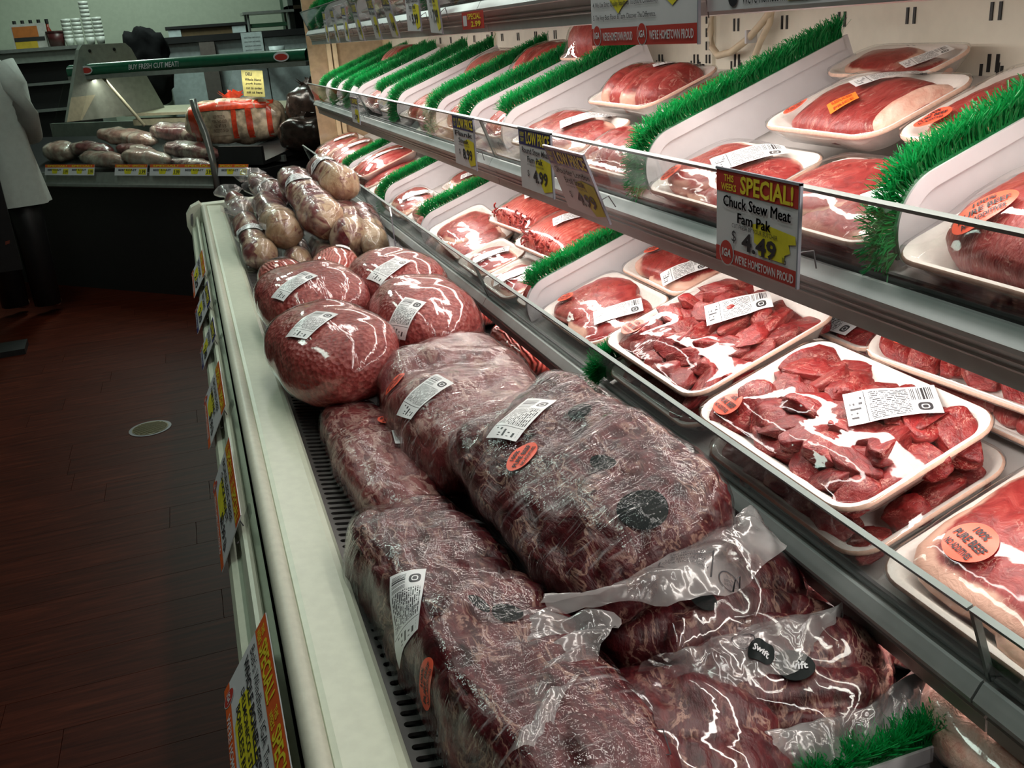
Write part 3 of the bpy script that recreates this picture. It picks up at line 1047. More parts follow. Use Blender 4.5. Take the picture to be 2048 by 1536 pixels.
def film_over(ras, D, Wd, h, seed, rings=16, crinkle=0.0012):
    a, b = D / 2, Wd / 2
    vs, fs = [(0, 0, ras.at(0, 0))], []
    n = None
    rr = [1 - (1 - (k + 1) / rings) ** 1.0 for k in range(rings)]
    for q in rr:
        L = rrect(a * q, b * q, 0.034 * q, 5, 6)
        n = len(L)
        for x, y in L:
            e = min(a - abs(x), b - abs(y))
            z = ras.at(x, y) + crinkle * nz((x, y, 0), 55, seed) * min(1, e * 60)
            vs.append((x, y, max(z, h + 0.003 if q > 0.97 else 0)))
    for ins, z in ((-0.0012, h + 0.001), (0.002, h - 0.006), (0.018, 0.001), (0.030, -0.0008)):
        for x, y in rrect(a - ins, b - ins, 0.034 - ins * 0.4, 5, 6):
            vs.append((x, y, z))
    tot = rings + 4
    for k in range(n):
        fs.append((0, 1 + k, 1 + (k + 1) % n))
    for r_ in range(tot - 1):
        A, B_ = 1 + r_ * n, 1 + (r_ + 1) * n
        for k in range(n):
            fs.append((A + k, B_ + k, B_ + (k + 1) % n, A + (k + 1) % n))
    return vs, fs


def slab(name, R0, Rb, T, seed, mat, parent, loc, ang=0.0, dome=0.35, wob=0.16, rings=9, K=44, ex=2.6, rough=0.0012):
    """a cut of meat: irregular outline, rounded edge, slightly domed top; rim attribute marks the fat edge"""
    vs, rim, fs = [], [], []
    out = []
    for k in range(K):
        t = 2 * math.pi * k / K
        c, s_ = math.cos(t), math.sin(t)
        r = (abs(c) ** ex + abs(s_) ** ex) ** (-1 / ex)
        w = 1 + wob * noise.noise(Vector((c * 1.3 + seed * 5.1, s_ * 1.3, seed))) + 0.3 * wob * noise.noise(Vector((c * 4 + seed, s_ * 4, 2.0)))
        out.append((c * r * w * R0, s_ * r * w * Rb))
    rr = [0.0] + [math.sin(math.pi / 2 * (q / (rings - 1))) for q in range(1, rings)]
    levels = []
    for q in rr[1:]:
        levels.append((q, T * (0.55 + 0.45 * math.sqrt(max(0, 1 - q ** 4))) + T * dome * (1 - q * q), q))
    levels += [(1.0, T * 0.30, 1.0), (0.96, 0.0, 1.0)]
    vs.append((0, 0, T * (1 + dome)))
    rim.append(0.0)
    for q, z, rv in levels:
        for x, y in out:
            zz = z + (rough * nz((x * q, y * q, z), 70, seed) + rough * 2.2 * nz((x * q, y * q, z), 24, seed + 9) if z > T * 0.4 else 0)
            vs.append((x * q, y * q, zz))
            rim.append(rv)
    nl = len(levels)
    for k in range(K):
        fs.append((0, 1 + k, 1 + (k + 1) % K))
        for l in range(nl - 1):
            A, B_ = 1 + l * K, 1 + (l + 1) * K
            fs.append((A + k, B_ + k, B_ + (k + 1) % K, A + (k + 1) % K))
    fs.append(tuple(1 + (nl - 1) * K + k for k in range(K - 1, -1, -1)))
    me = mesh_from(name, vs, fs, mat)
    at = me.attributes.new('rim', 'FLOAT', 'POINT')
    at.data.foreach_set('value', rim)
    return put(name, me, parent, pos(loc, ang))


def strands(parent, pts, seed, mat, r=0.0022):
    rd = random.Random(seed)
    mb = MB()
    for (x, y, z) in pts:
        p = Vector((x, y, z))
        d = Vector((rd.uniform(-1, 0.2), rd.uniform(-1, 1), rd.uniform(-0.3, 0.5))).normalized()
        pl = [p.copy()]
        ax = Vector((rd.uniform(-1, 1), rd.uniform(-1, 1), rd.uniform(-1, 1))).normalized()
        for _ in range(7):
            d = (Matrix.Rotation(rd.uniform(0.25, 0.6), 3, ax) @ d).normalized()
            p = p + d * 0.0030
            pl.append(p.copy())
        mb.tube(pl, r, 6)
    return part('meat_strands', mb, mat, parent, True, kind='stuff')


def tray_pack(label, shelf, u0, u1, v0, v1, w=0.0, style='steak', seed=1, stick=None, lab=None, yaw=0.0, group=None, lean=0.0, H=0.03, detail=14, name=None, orange=None, pitch=0.0, levels=2):
    D, Wd = u1 - u0, v1 - v0
    B = {'L': BL, 'U': BU, 'T': BT}[shelf]
    mw = shelf_frame(B, (u0 + u1) / 2, (v0 + v1) / 2, w, yaw) @ Matrix.Rotation(lean, 4, 'X') @ Matrix.Rotation(pitch, 4, 'Y')
    nm = name or {'stew': 'stew_meat_pack', 'steak': 'steak_pack', 'ground': 'ground_beef_pack', 'sliced': 'sliced_beef_pack', 'roast': 'beef_roast_pack', 'chops': 'meat_cut_pack'}[style]
    t = thing(nm, label, 'meat pack', mw, group)
    put('foam_tray', tray_mesh(D, Wd), t)
    h = 0.026
    rd = random.Random(seed * 13 + 5)
    ras = Raster(D, Wd)
    a, b = D / 2 - 0.014, Wd / 2 - 0.015
    if style == 'stew':
        nx, ny = max(3, int(D / 0.042)), max(4, int(Wd / 0.043))
        for lev, zf in ((0, 0.016), (1, 0.030))[:levels]:
            k = 1.02 - 0.24 * lev
            for i in range(nx - lev):
                for j in range(ny - lev):
                    x = ((i + 0.5) / (nx - lev) * 2 - 1) * a * k + rd.uniform(-0.006, 0.006)
                    y = ((j + 0.5) / (ny - lev) * 2 - 1) * b * k + rd.uniform(-0.007, 0.007)
                    sx, sy, sz = rd.uniform(0.024, 0.042), rd.uniform(0.018, 0.029), rd.uniform(0.010, 0.015)
                    ang = rd.uniform(0, 6.28)
                    z = zf + rd.uniform(-0.003, 0.005) - 0.006 * ((x / a) ** 2 + (y / b) ** 2) * lev
                    m = pos((x, y, z), ang, rd.uniform(-0.35, 0.35), rd.uniform(-0.35, 0.35)) @ Matrix.Diagonal((sx, sy, sz, 1))
                    put('meat_chunk', CHUNK[rd.randrange(7)], t, m)
                    ras.ell((x, y, z), sx * 0.95, sy * 0.95, sz * 1.0, ang)
    elif style == 'steak':
        n = 2 if Wd > 0.2 else 1
        for q in range(n):
            yy = 0 if n == 1 else (q - 0.5) * b * 0.66
            xx = 0 if n == 1 else (q - 0.5) * 0.010
            rx, ry = a * 1.0, (b * 1.0 if n == 1 else b * 0.70)
            z0 = 0.007 + q * 0.007
            slab('steak', rx, ry, H * 0.80, seed + q, M['steak'], t, (xx, yy, z0), rd.uniform(-0.08, 0.08), dome=0.18, ex=3.4, wob=0.12)
            ras.slab((xx, yy, z0), rx, ry, H * 0.80, 0.18, 0, 3.4, 0.12)
    elif style == 'roast':
        slab('roast', a, b, H, seed, M['thin'], t, (0, 0, 0.007), 0, dome=0.4, wob=0.08, rough=0.002)
        ras.slab((0, 0, 0.007), a, b, H, 0.4, 0, 2.6, 0.08)
        slab('fat_edge', b * 0.20, a * 0.80, H * 0.9, seed + 3, M['fatpink'], t, (a * 0.10, -b * 0.80, 0.008), R(90), dome=0.25, wob=0.1)
        ras.slab((a * 0.10, -b * 0.80, 0.008), b * 0.20, a * 0.80, H * 0.9, 0.25, R(90), 2.6, 0.1)
    elif style == 'sliced':
        n = max(4, int(Wd / 0.042))
        for q in range(n):
            yy = ((q + 0.5) / n * 2 - 1) * b * 0.82
            xx = rd.uniform(-0.008, 0.008)
            z0 = 0.009 + 0.004 * (q % 2)
            o = slab('beef_slice', a * rd.uniform(0.88, 1.0), b * 1.55 / n, H * rd.uniform(0.6, 0.8), seed + q, M['thin'], t, (xx, yy, z0), rd.uniform(-0.2, 0.2), dome=0.6, wob=0.25, K=30, rings=7)
            ras.ell((xx, yy, z0 + H * 0.2), a, b * 1.6 / n, H * 1.0, 0)
    elif style == 'chops':
        n = max(3, int(Wd / 0.055))
        for q in range(n):
            yy = ((q + 0.5) / n * 2 - 1) * b * 0.84
            slab('meat_cut', a * rd.uniform(0.9, 1.0), b * 1.2 / n, H * 0.8, seed + q, M['steak'] if q % 2 else M['thin'], t, (0, yy, 0.008), rd.uniform(-0.1, 0.1), dome=0.5, wob=0.2, K=32, rings=7)
            ras.ell((0, yy, 0.008 + H * 0.3), a * 1.02, b * 1.3 / n, H * 0.9, 0)
    elif style == 'ground':
        slab('ground_beef', a * 1.04, b * 1.02, H, seed, M['groundbright'], t, (0, 0, 0.006), 0, dome=0.35, wob=0.03, ex=4.0, rough=0.0016, rings=11, K=52)
        ras.ell((0, 0, 0.006 + H * 0.5), a * 1.12, b * 1.12, H * 0.95, 0)
        pts = [(-a * rd.uniform(0.62, 0.92), rd.uniform(-0.85, 0.85) * b, 0.008 + H * rd.uniform(0.35, 0.95)) for _ in range(110)]
        strands(t, pts, seed, plain('dark_ground_strand', (0.30, 0.030, 0.026), 0.4, var=0.3))
        ras.ell((-a * 0.62, 0, 0.006 + H * 0.6), a * 0.5, b * 1.05, H * 0.75, 0)
    ras.stretch(h + 0.003, 60 if style == 'stew' else 40)
    vs, fs = film_over(ras, D, Wd, h, seed, detail)
    put('wrap_film', mesh_from('wrap_film', vs, fs, M['filmpack']), t)
    bv = bvh_of(vs, fs)
    if stick:
        f = mapper(bv, (stick[0], stick[1], 0), stick[2])
        sticker(f, t, *(stick[3:5] if len(stick) > 4 else ()))
    if lab:
        f = mapper(bv, (lab[0], lab[1], 0), lab[2])
        price_label(f, t, *(lab[3:5] if len(lab) > 4 else ()))
    if orange:
        f = mapper(bv, (orange[0], orange[1], 0), orange[2])
        s = decal('square_sticker', f, 0.034, 0.024, M['orangesticker'], t)
        for q in range(2):
            decal_text(f, ('REDUCED', 'PRICE')[q], 0.024, 0.006, s, plain('dark_orange_print', (0.45, 0.06, 0.01), 0.5), at=(0, 0.006 - 0.012 * q))
    return t, bv


S90 = R(-90)       # print reading along the aisle, seen from the front
# ---- lower shelf, nearest bay: stew meat
t1, bv1 = tray_pack('large stew meat tray with price label, on top, nearest the glass', 'L', 0.013, 0.208, 0.653, 0.957, 0.046, 'stew', 1, (-0.065, 0.108, R(-95), 0.046, 0.036), (0.040, -0.055, R(-32), 0.092, 0.060), detail=22, H=0.034)
tray_pack('stew meat tray under the nearest labelled stew tray', 'L', 0.004, 0.205, 0.645, 0.945, 0.0, 'stew', 2, levels=1)
tray_pack('stew meat tray whose label faces the special sign', 'L', 0.026, 0.262, 0.975, 1.258, 0.046, 'stew', 3, (-0.072, 0.112, R(-95), 0.046, 0.036), (0.040, -0.015, R(-28), 0.092, 0.060), detail=22, H=0.034)
tray_pack('stew meat tray beneath the stew tray behind the special sign', 'L', 0.012, 0.245, 0.985, 1.255, 0.0, 'stew', 4, levels=1)
tray_pack('big steak tray in the lower corner with a round sticker behind the glass', 'L', 0.010, 0.250, 0.335, 0.634, 0.0, 'steak', 5, (-0.055, 0.085, R(-100), 0.052, 0.046), None, detail=20, H=0.040)
tray_pack('stew meat tray tilted under the middle shelf rail', 'L', 0.228, 0.420, 0.600, 0.905, 0.050, 'stew', 6, (-0.05, 0.10, R(-50), 0.046, 0.033), None, yaw=R(4), pitch=R(-8))
tray_pack('stew meat tray behind the special sign, back of the shelf', 'L', 0.262, 0.42, 0.93, 1.20, 0.046, 'stew', 7, (-0.045, 0.09, R(-50), 0.04, 0.03), None)
tray_pack('foam tray of stew meat at the back, beneath another', 'L', 0.252, 0.41, 0.93, 1.19, 0.0, 'stew', 8, levels=1, stick=None, lab=(-0.05, -0.03, R(-85), 0.08, 0.045))
tray_pack('foam tray of sliced beef at the back under the tilted stew tray', 'L', 0.225, 0.41, 0.60, 0.90, 0.0, 'sliced', 9)
# ---- lower shelf, steaks
tray_pack('steak pack with orange-red sticker beside the bristle divider, in front', 'L', 0.028, 0.196, 1.345, 1.592, 0.0, 'steak', 11, (-0.035, 0.075, R(-60), 0.036, 0.026), (0.0, -0.075, R(-24), 0.085, 0.045), H=0.030)
tray_pack('steak pack with orange-red sticker behind the front steak pack', 'L', 0.202, 0.365, 1.345, 1.588, 0.0, 'steak', 12, (-0.02, 0.075, R(-60), 0.036, 0.026), (-0.03, -0.06, R(-24), 0.085, 0.045), H=0.030)
# ---- lower shelf, ground beef bay
tray_pack('ground beef pack with curled strands, second from the divider', 'L', 0.118, 0.285, 1.70, 1.94, 0.030, 'ground', 21, None, (0.02, -0.03, R(-24), 0.085, 0.040), H=0.040, yaw=R(3), detail=18)
tray_pack('ground beef pack with curled strands, farther from the camera', 'L', 0.145, 0.31, 1.95, 2.20, 0.030, 'ground', 22, None, (0.03, -0.02, R(-24), 0.085, 0.040), H=0.040, yaw=R(4), detail=18)
tray_pack('ground beef pack beside the bristle divider under the blue signs', 'L', 0.19, 0.36, 1.625, 1.70, 0.012, 'ground', 23, None, None, H=0.045)
tray_pack('flat steak pack with a label, at the glass near the pane joint', 'L', 0.006, 0.125, 1.715, 1.905, 0.0, 'steak', 24, None, (0.0, 0.0, R(-24), 0.095, 0.040), H=0.026, group=None)
tray_pack('flat steak pack with a label, at the glass before the leaning steaks', 'L', 0.012, 0.138, 1.91, 2.11, 0.0, 'steak', 25, None, (0.0, -0.01, R(-24), 0.09, 0.034), H=0.026)
tray_pack('thin steak pack leaning on the white divider panel', 'L', 0.025, 0.19, 2.13, 2.42, 0.0, 'steak', 26, None, None, H=0.020, lean=R(6))
tray_pack('streaked wrapped meat cuts against the green bristles', 'L', 0.02, 0.18, 1.622, 1.712, 0.0, 'chops', 27, None, None, H=0.040)
tray_pack('ground beef pack lying flat behind the two strand-ended ones', 'L', 0.30, 0.42, 1.72, 2.2, 0.0, 'ground', 28, H=0.035)
# ---- lower shelf, third bay
tray_pack('small roast pack with a label at the glass under the price sign', 'L', 0.018, 0.165, 2.74, 2.975, 0.0, 'steak', 31, None, (0.02, -0.03, R(-24), 0.095, 0.032), H=0.038)
tray_pack('small roast pack next to the green bristles at the glass', 'L', 0.03, 0.175, 2.485, 2.725, 0.0, 'steak', 32, None, None, H=0.038)
tray_pack('small roast pack with a label farther back on the lower shelf', 'L', 0.188, 0.335, 2.62, 2.86, 0.0, 'steak', 33, None, (0.02, -0.02, R(-24), 0.095, 0.032), H=0.036)
# ---- lower shelf, far bays
tray_pack('long pale meat tray with a label by the hanging shank', 'L', 0.045, 0.285, 3.42, 3.69, 0.030, 'sliced', 41, None, (0.03, -0.02, R(-24), 0.11, 0.035), H=0.03)
tray_pack('flat meat tray under the long pale one', 'L', 0.03, 0.27, 3.36, 3.66, 0.0, 'sliced', 42, H=0.025)
tray_pack('flat meat tray beside the rounded bristle divider', 'L', 0.03, 0.24, 3.05, 3.33, 0.0, 'sliced', 43, H=0.025)
tray_pack('red meat tray with a label at the far end of the lower shelf', 'L', 0.02, 0.25, 4.36, 4.66, 0.012, 'steak', 44, None, (0.04, -0.02, R(-24), 0.10, 0.032), H=0.04)
tray_pack('red meat tray with a label beside the farthest lower divider', 'L', 0.03, 0.25, 4.02, 4.30, 0.012, 'steak', 45, None, (0.04, -0.02, R(-24), 0.10, 0.032), H=0.04)
tray_pack('meat tray against the farthest lower divider', 'L', 0.05, 0.27, 3.74, 3.98, 0.0, 'sliced', 46, None, None, H=0.035)
tray_pack('pale meat tray deep in the far end of the lower shelf', 'L', 0.28, 0.42, 4.0, 4.35, 0.02, 'chops', 47, H=0.04)
tray_pack('pale meat tray deep behind the long pale one', 'L', 0.30, 0.42, 3.3, 3.65, 0.02, 'chops', 48, H=0.04)

# ---- middle shelf
tray_pack('roast with a pale fat edge and a square orange sticker', 'U', 0.145, 0.305, 0.865, 1.085, 0.030, 'roast', 51, (-0.04, 0.075, R(-60), 0.034, 0.026), (0.04, -0.005, R(-24), 0.085, 0.036), orange=(-0.035, -0.015, R(-30)), H=0.026, detail=18)
tray_pack('steak tray with a big label right of the tall divider', 'U', 0.004, 0.152, 0.945, 1.172, 0.0, 'steak', 52, (-0.045, 0.07, R(-60), 0.034, 0.024), (0.02, -0.02, R(-24), 0.090, 0.044), H=0.032, detail=18)
tray_pack('steak tray behind the special sign, against the nearest bristles', 'U', 0.008, 0.156, 0.712, 0.935, 0.0, 'steak', 53, None, (0.01, -0.075, R(-24), 0.080, 0.040), H=0.034, detail=18)
tray_pack('red roast tray at the back beyond the nearest bristles', 'U', 0.155, 0.335, 0.712, 0.850, 0.030, 'steak', 54, (-0.06, 0.03, R(-60), 0.04, 0.028), None, H=0.034)
tray_pack('large roast tray with a clear oval beef sticker, nearest the camera', 'U', 0.006, 0.205, 0.40, 0.685, 0.0, 'roast', 55, (-0.052, 0.066, R(-50), 0.054, 0.036), None, H=0.045, detail=20)
tray_pack('foam tray standing at the back wall behind the orange-stickered roast', 'U', 0.315, 0.41, 0.98, 1.185, 0.020, 'steak', 56, None, (0.0, -0.06, R(-24), 0.06, 0.03), H=0.02)
tray_pack('wide red steak tray with a label behind the blue signs', 'U', 0.028, 0.168, 1.50, 1.815, 0.0, 'steak', 57, None, (0.03, -0.045, R(-24), 0.10, 0.040), H=0.036, detail=18)
tray_pack('chunky red beef tray behind the wide steak tray', 'U', 0.170, 0.330, 1.46, 1.72, 0.022, 'chops', 58, None, (0.05, -0.04, R(-24), 0.09, 0.036), H=0.042)
tray_pack('beef tray in front beside the tall bristle divider', 'U', 0.015, 0.16, 1.235, 1.485, 0.0, 'chops', 59, None, None, H=0.034)
tray_pack('beef tray behind the tall bristle divider', 'U', 0.175, 0.33, 1.235, 1.45, 0.01, 'steak', 60, None, None, H=0.034)
tray_pack('round red roast pack high against the back wall', 'U', 0.27, 0.41, 1.88, 2.06, 0.06, 'roast', 61, None, (0.0, 0.0, R(-24), 0.07, 0.03), H=0.06)
tray_pack('meat tray between the third and fourth dividers', 'U', 0.03, 0.22, 1.88, 2.07, 0.0, 'chops', 62, H=0.036)
tray_pack('crinkly wrapped meat tray before the fourth divider', 'U', 0.02, 0.20, 2.12, 2.36, 0.0, 'chops', 63, H=0.042)
tray_pack('pink meat pack behind the fourth divider', 'U', 0.21, 0.40, 2.13, 2.35, 0.03, 'sliced', 64, H=0.05)
tray_pack('meat tray at the glass before the sixth divider', 'U', 0.02, 0.20, 2.42, 2.80, 0.0, 'chops', 65, H=0.036)
tray_pack('pink meat pack at the back before the sixth divider', 'U', 0.22, 0.40, 2.45, 2.78, 0.02, 'sliced', 66, H=0.045)
tray_pack('meat tray at the glass before the seventh divider', 'U', 0.02, 0.20, 2.87, 3.08, 0.0, 'sliced', 67, H=0.03)
tray_pack('meat tray at the glass before the eighth divider', 'U', 0.02, 0.20, 3.14, 3.48, 0.0, 'sliced', 68, H=0.03)
tray_pack('meat tray at the glass before the tenth divider', 'U', 0.02, 0.20, 3.69, 3.94, 0.0, 'sliced', 69, H=0.03)
tray_pack('pink pack at the back near the end panel', 'U', 0.22, 0.40, 3.70, 3.94, 0.04, 'chops', 70, H=0.05)
# ---- top shelf
for i, (a, b, st) in enumerate(((0.5, 0.8, 'steak'), (0.85, 1.15, 'chops'), (1.25, 1.55, 'steak'), (1.6, 1.9, 'sliced'), (1.95, 2.25, 'chops'), (2.36, 2.7, 'sliced'), (2.8, 3.2, 'chops'), (3.4, 3.7, 'sliced'))):
    tray_pack('meat tray on the top shelf, ' + ('nearest the camera', 'second from the camera', 'above the special sign', 'behind the five-point sign', 'fifth from the camera', 'above the narrow dividers', 'behind the row of price tags', 'farthest one')[i], 'T', 0.02, 0.21, a, b, 0.0, st, 80 + i, H=0.036, detail=9, group='trays on the top shelf')


# ================================================================== wrapped meat on the deck
def roast(name, label, cat, c, dims, yaw, pitch=0.0, roll=0.0, seed=1, mat='roastmeat', filmmat='filmroast', p=3.0, lump=0.010, groove=0.006, gfreq=26, labels=(), stickers=(), prints=(), group=None, n=26, filmoff=0.0022, droop=0.0, taper=0.0, filmwave=0.0014):
    L, Wd, Hh = dims
    vs0, fs = cubesphere(n)
    body, skin = [], []
    for d in vs0:
        r = (abs(d[0]) ** p + abs(d[1]) ** p + abs(d[2]) ** p) ** (-1 / p)
        q = Vector((d[0] * r * L / 2, d[1] * r * Wd / 2, d[2] * r * Hh / 2))
        k = 1 + taper * q.x / (L / 2)
        q.y *= k
        q.z *= k
        if q.z < 0:
            q.z *= 0.92
        q.z -= droop * (q.x / (L / 2)) ** 2
        nd = Vector((d[0] / L, d[1] / Wd, d[2] / Hh)).normalized()
        lo = lump * nz(q, 11, seed) + lump * 0.5 * nz(q, 24, seed + 4)
        base = q + nd * lo
        g = abs(nz((q.x * 1.0 + 0.25 * q.y, q.y * 0.35, q.z * 0.4), gfreq, seed + 11))
        dep = groove * max(0.0, 1 - g * 5) + groove * 0.35 * abs(nz(q, 60, seed + 2))
        body.append(base - nd * dep)
        skin.append(base + nd * (filmoff + filmwave * nz(q, 48, seed + 21)))
    t = thing(name, label, cat, pos(c, yaw, pitch, roll), group)
    put('meat', mesh_from('meat', body, fs, M[mat]), t)
    put('wrap_film', mesh_from('wrap_film', skin, fs, M[filmmat]), t)
    bv = bvh_of(skin, fs)
    for (x, y, ang, w, h, *dd) in labels:
        price_label(mapper(bv, (x, y, dd[1] if len(dd) > 1 else 0), ang, d=dd[0] if dd else (0, 0, 1)), t, w, h)
    for (x, y, ang, w, h, *dd) in stickers:
        sticker(mapper(bv, (x, y, 0), ang, d=dd[0] if dd else (0, 0, 1)), t, w, h)
    for (x, y, ang, w, h, txt) in prints:
        f = mapper(bv, (x, y, 0), ang, -0.0008)
        s = decal('printed_mark', f, w, h, M['darkprint'], t, shape='oval')
        if txt:
            decal_text(f, txt, w * 0.7, h * 0.3, s, M['white'])
    return t, bv


def flap(parent, A, B, seed, nv=14, ruff=0.006, mat='bag', name='bag_flap'):
    """loose bag end: a ruffled sheet between two edges (points in the parent's world)"""
    def samp(P, t):
        x = t * (len(P) - 1)
        i = min(int(x), len(P) - 2)
        return Vector(P[i]).lerp(Vector(P[i + 1]), x - i)
    nu = 34
    vs, fs = [], []
    for j in range(nv + 1):
        for i in range(nu + 1):
            t, s = i / nu, j / nv
            p = samp(A, t).lerp(samp(B, t), s)
            p.z += C + ruff * (nz((t * 5, s * 1.4, 0), 1.6, seed) * 1.6 + 0.8 * nz((t * 14, s * 3.0, 0), 1.3, seed + 5)) * (0.35 + s) + 0.012 * math.sin(s * math.pi)
            p.x += 0.004 * nz((t * 9, s * 3, 4), 1.0, seed)
            p.y += 0.006 * nz((t * 9, s * 3, 9), 1.0, seed) * s
            vs.append(p)
    for j in range(nv):
        for i in range(nu):
            a = j * (nu + 1) + i
            fs.append((a, a + 1, a + nu + 2, a + nu + 1))
    inv = parent.matrix_basis.inverted()
    vs = [inv @ v for v in vs]
    o = put(name, mesh_from(name, vs, fs, M[mat]), parent)
    o['label'] = 'loose clear plastic bag end'
    return o, vs, fs


def bag_print(parent, vs, fs, c, ang, size, kind):
    inv = parent.matrix_basis.inverted()
    lc = inv @ Vector((c[0], c[1], C + c[2]))
    dd = (inv.to_3x3() @ Vector((0, 0, 1))).normalized()
    up = (inv.to_3x3() @ Vector((0, 1, 0))).normalized()
    f = mapper(bvh_of(vs, fs), lc, ang, 0.0012, dd, up)
    w, h = size
    if kind == 'box':
        o = part('printed_box', MB(), M['ink'], parent)
        mb = MB()
        for (x0, y0, x1, y1) in ((-w / 2, -h / 2, w / 2, -h / 2 + 0.001), (-w / 2, h / 2 - 0.001, w / 2, h / 2), (-w / 2, -h / 2, -w / 2 + 0.001, h / 2), (w / 2 - 0.001, -h / 2, w / 2, h / 2)):
            mb.add([f(x0, y0), f(x1, y0), f(x1, y1), f(x0, y1)], [(0, 1, 2, 3)])
        o.data = mb.mesh('printed_box', M['ink'])
        decal_text(f, 'SAFE HANDLING\nINSTRUCTIONS\nKEEP REFRIGERATED\nCOOK THOROUGHLY', w * 0.86, h * 0.8, o, bold=0.0)
    elif kind == 'seal':
        mb = MB()
        K = 28
        pts = [(math.cos(2 * math.pi * k / K), math.sin(2 * math.pi * k / K)) for k in range(K)]
        mb.add([f(x * w / 2, y * h / 2) for x, y in pts] + [f(x * w * 0.45, y * h * 0.45) for x, y in pts], [(k, (k + 1) % K, K + (k + 1) % K, K + k) for k in range(K)])
        o = part('printed_seal', mb, M['ink'], parent)
        decal_text(f, 'U.S.\nINSPECTED\nAND PASSED', w * 0.6, h * 0.55, o, bold=0.0)
    else:
        s = decal('printed_mark', f, w, h, M['darkprint'], parent, shape='oval')
        decal_text(f, 'Swift', w * 0.62, h * 0.26, s, M['white'])


P90 = R(90)
rr1, _ = roast('rib_roast', 'long wrapped boneless rib roast lying on top of the pile', 'wrapped roast', (0.362, 0.928, C - 0.505), (0.43, 0.225, 0.110), P90 + R(3), 0.0, R(-22), 3, 'roastmeat', labels=[(0.101, 0.005, R(-62), 0.088, 0.050)], stickers=[(0.022, 0.040, R(-55), 0.050, 0.036)], prints=[(-0.175, -0.01, 0.3, 0.05, 0.05, None), (0.047, -0.053, 0.2, 0.032, 0.030, None), (-0.074, -0.02, 0.2, 0.04, 0.022, None)], lump=0.010, groove=0.010, n=34, p=4.2)
o, v_, f_ = flap(rr1, [(0.228, 0.688, -0.485), (0.282, 0.681, -0.485), (0.343, 0.703, -0.485), (0.416, 0.736, -0.485), (0.474, 0.747, -0.485)], [(0.235, 0.694, -0.500), (0.301, 0.670, -0.500), (0.393, 0.649, -0.500), (0.494, 0.700, -0.500), (0.500, 0.768, -0.500)], 31)
bag_print(rr1, v_, f_, (0.375, 0.690, -0.49), R(-35), (0.05, 0.026), 'box')
bag_print(rr1, v_, f_, (0.405, 0.662, -0.49), R(-15), (0.020, 0.018), 'seal')
rr2, _ = roast('rib_roast', 'large wrapped rib roast along the cream ledge with a tall label', 'wrapped roast', (0.190, 0.785, C - 0.585), (0.58, 0.165, 0.120), P90 + R(6), 0.0, R(6), 5, 'roastmeat', labels=[(0.036, 0.046, R(-22), 0.092, 0.040, (-0.15, 0.45, 0.9))], stickers=[(-0.066, 0.064, R(-80), 0.038, 0.030, (-0.15, 0.6, 0.8))], prints=[(-0.045, -0.009, 0.6, 0.032, 0.028, None), (-0.024, 0.012, 0.3, 0.03, 0.014, None)], lump=0.010, groove=0.012, n=34, p=4.2)
flap(rr2, [(0.179, 0.736, -0.545), (0.198, 0.690, -0.545), (0.186, 0.642, -0.545), (0.145, 0.573, -0.545)], [(0.248, 0.742, -0.535), (0.314, 0.700, -0.535), (0.252, 0.651, -0.535), (0.184, 0.572, -0.535)], 33, ruff=0.009)
roast('rib_roast', 'narrow wrapped rib roast on the slotted grille between two bigger roasts', 'wrapped roast', (0.182, 1.295, C - 0.598), (0.46, 0.125, 0.095), P90 + R(4), 0.0, 0.0, 7, 'roastpale', labels=[(-0.026, -0.040, R(-10), 0.05, 0.03)], stickers=[(0.056, -0.036, R(-30), 0.034, 0.026)], lump=0.008, groove=0.006, p=3.2)
roast('rib_roast', 'pale wrapped roast with a round sticker and slanted label behind the top roast', 'wrapped roast', (0.335, 1.345, C - 0.552), (0.50, 0.245, 0.145), P90 - R(3), 0.0, R(-4), 9, 'roastpale', labels=[(-0.068, 0.053, R(-65), 0.085, 0.044, (-0.3, 0.2, 0.9))], stickers=[(0.040, 0.077, R(-50), 0.046, 0.034, (-0.3, 0.3, 0.9))], lump=0.012, groove=0.006, p=3.0, n=30)

# ground beef loaves
for (lab, c, dm, yw, sd, lb) in (
        ('big ground beef loaf overhanging the cream ledge, nearest of four', (0.178, 1.635, C - 0.520), (0.36, 0.215, 0.150), P90 + R(6), 61, [(-0.030, 0.034, R(-50), 0.088, 0.050, (-0.5, 0.2, 0.8), 0.055)]),
        ('ground beef loaf behind the nearest one, also on the ledge', (0.195, 2.03, C - 0.520), (0.34, 0.235, 0.140), P90 + R(4), 62, [(-0.075, 0.045, R(-55), 0.100, 0.040, (-0.65, 0.2, 0.75), 0.05)]),
        ('ground beef loaf by the shelf rail with the label facing up', (0.378, 1.765, C - 0.532), (0.36, 0.205, 0.160), P90 - R(2), 63, [(-0.115, 0.055, R(-38), 0.088, 0.048, (-0.7, 0.25, 0.65), 0.05)]),
        ('ground beef loaf by the shelf rail, farther of the two', (0.392, 2.075, C - 0.530), (0.34, 0.215, 0.155), P90, 64, [(-0.090, 0.031, R(-55), 0.095, 0.046, (-0.65, 0.2, 0.75), 0.06)])):
    roast('ground_beef_loaf', lab, 'ground beef', c, dm, yw, 0, 0, sd, 'ground', 'filmloaf', 2.5, 0.006, 0.0025, 14, lb, n=24, filmwave=0.0005, group='ground beef loaves')
roast('ground_beef_roll', 'small bright red ground beef roll standing beside the grille', 'ground beef', (0.172, 2.44, C - 0.570), (0.22, 0.12, 0.12), P90 + R(10), 0, 0, 66, 'groundbright', 'filmloaf', 2.3, 0.004, 0.002, 14, [(0.05, -0.01, R(20), 0.07, 0.04)], n=16, filmwave=0.0005)
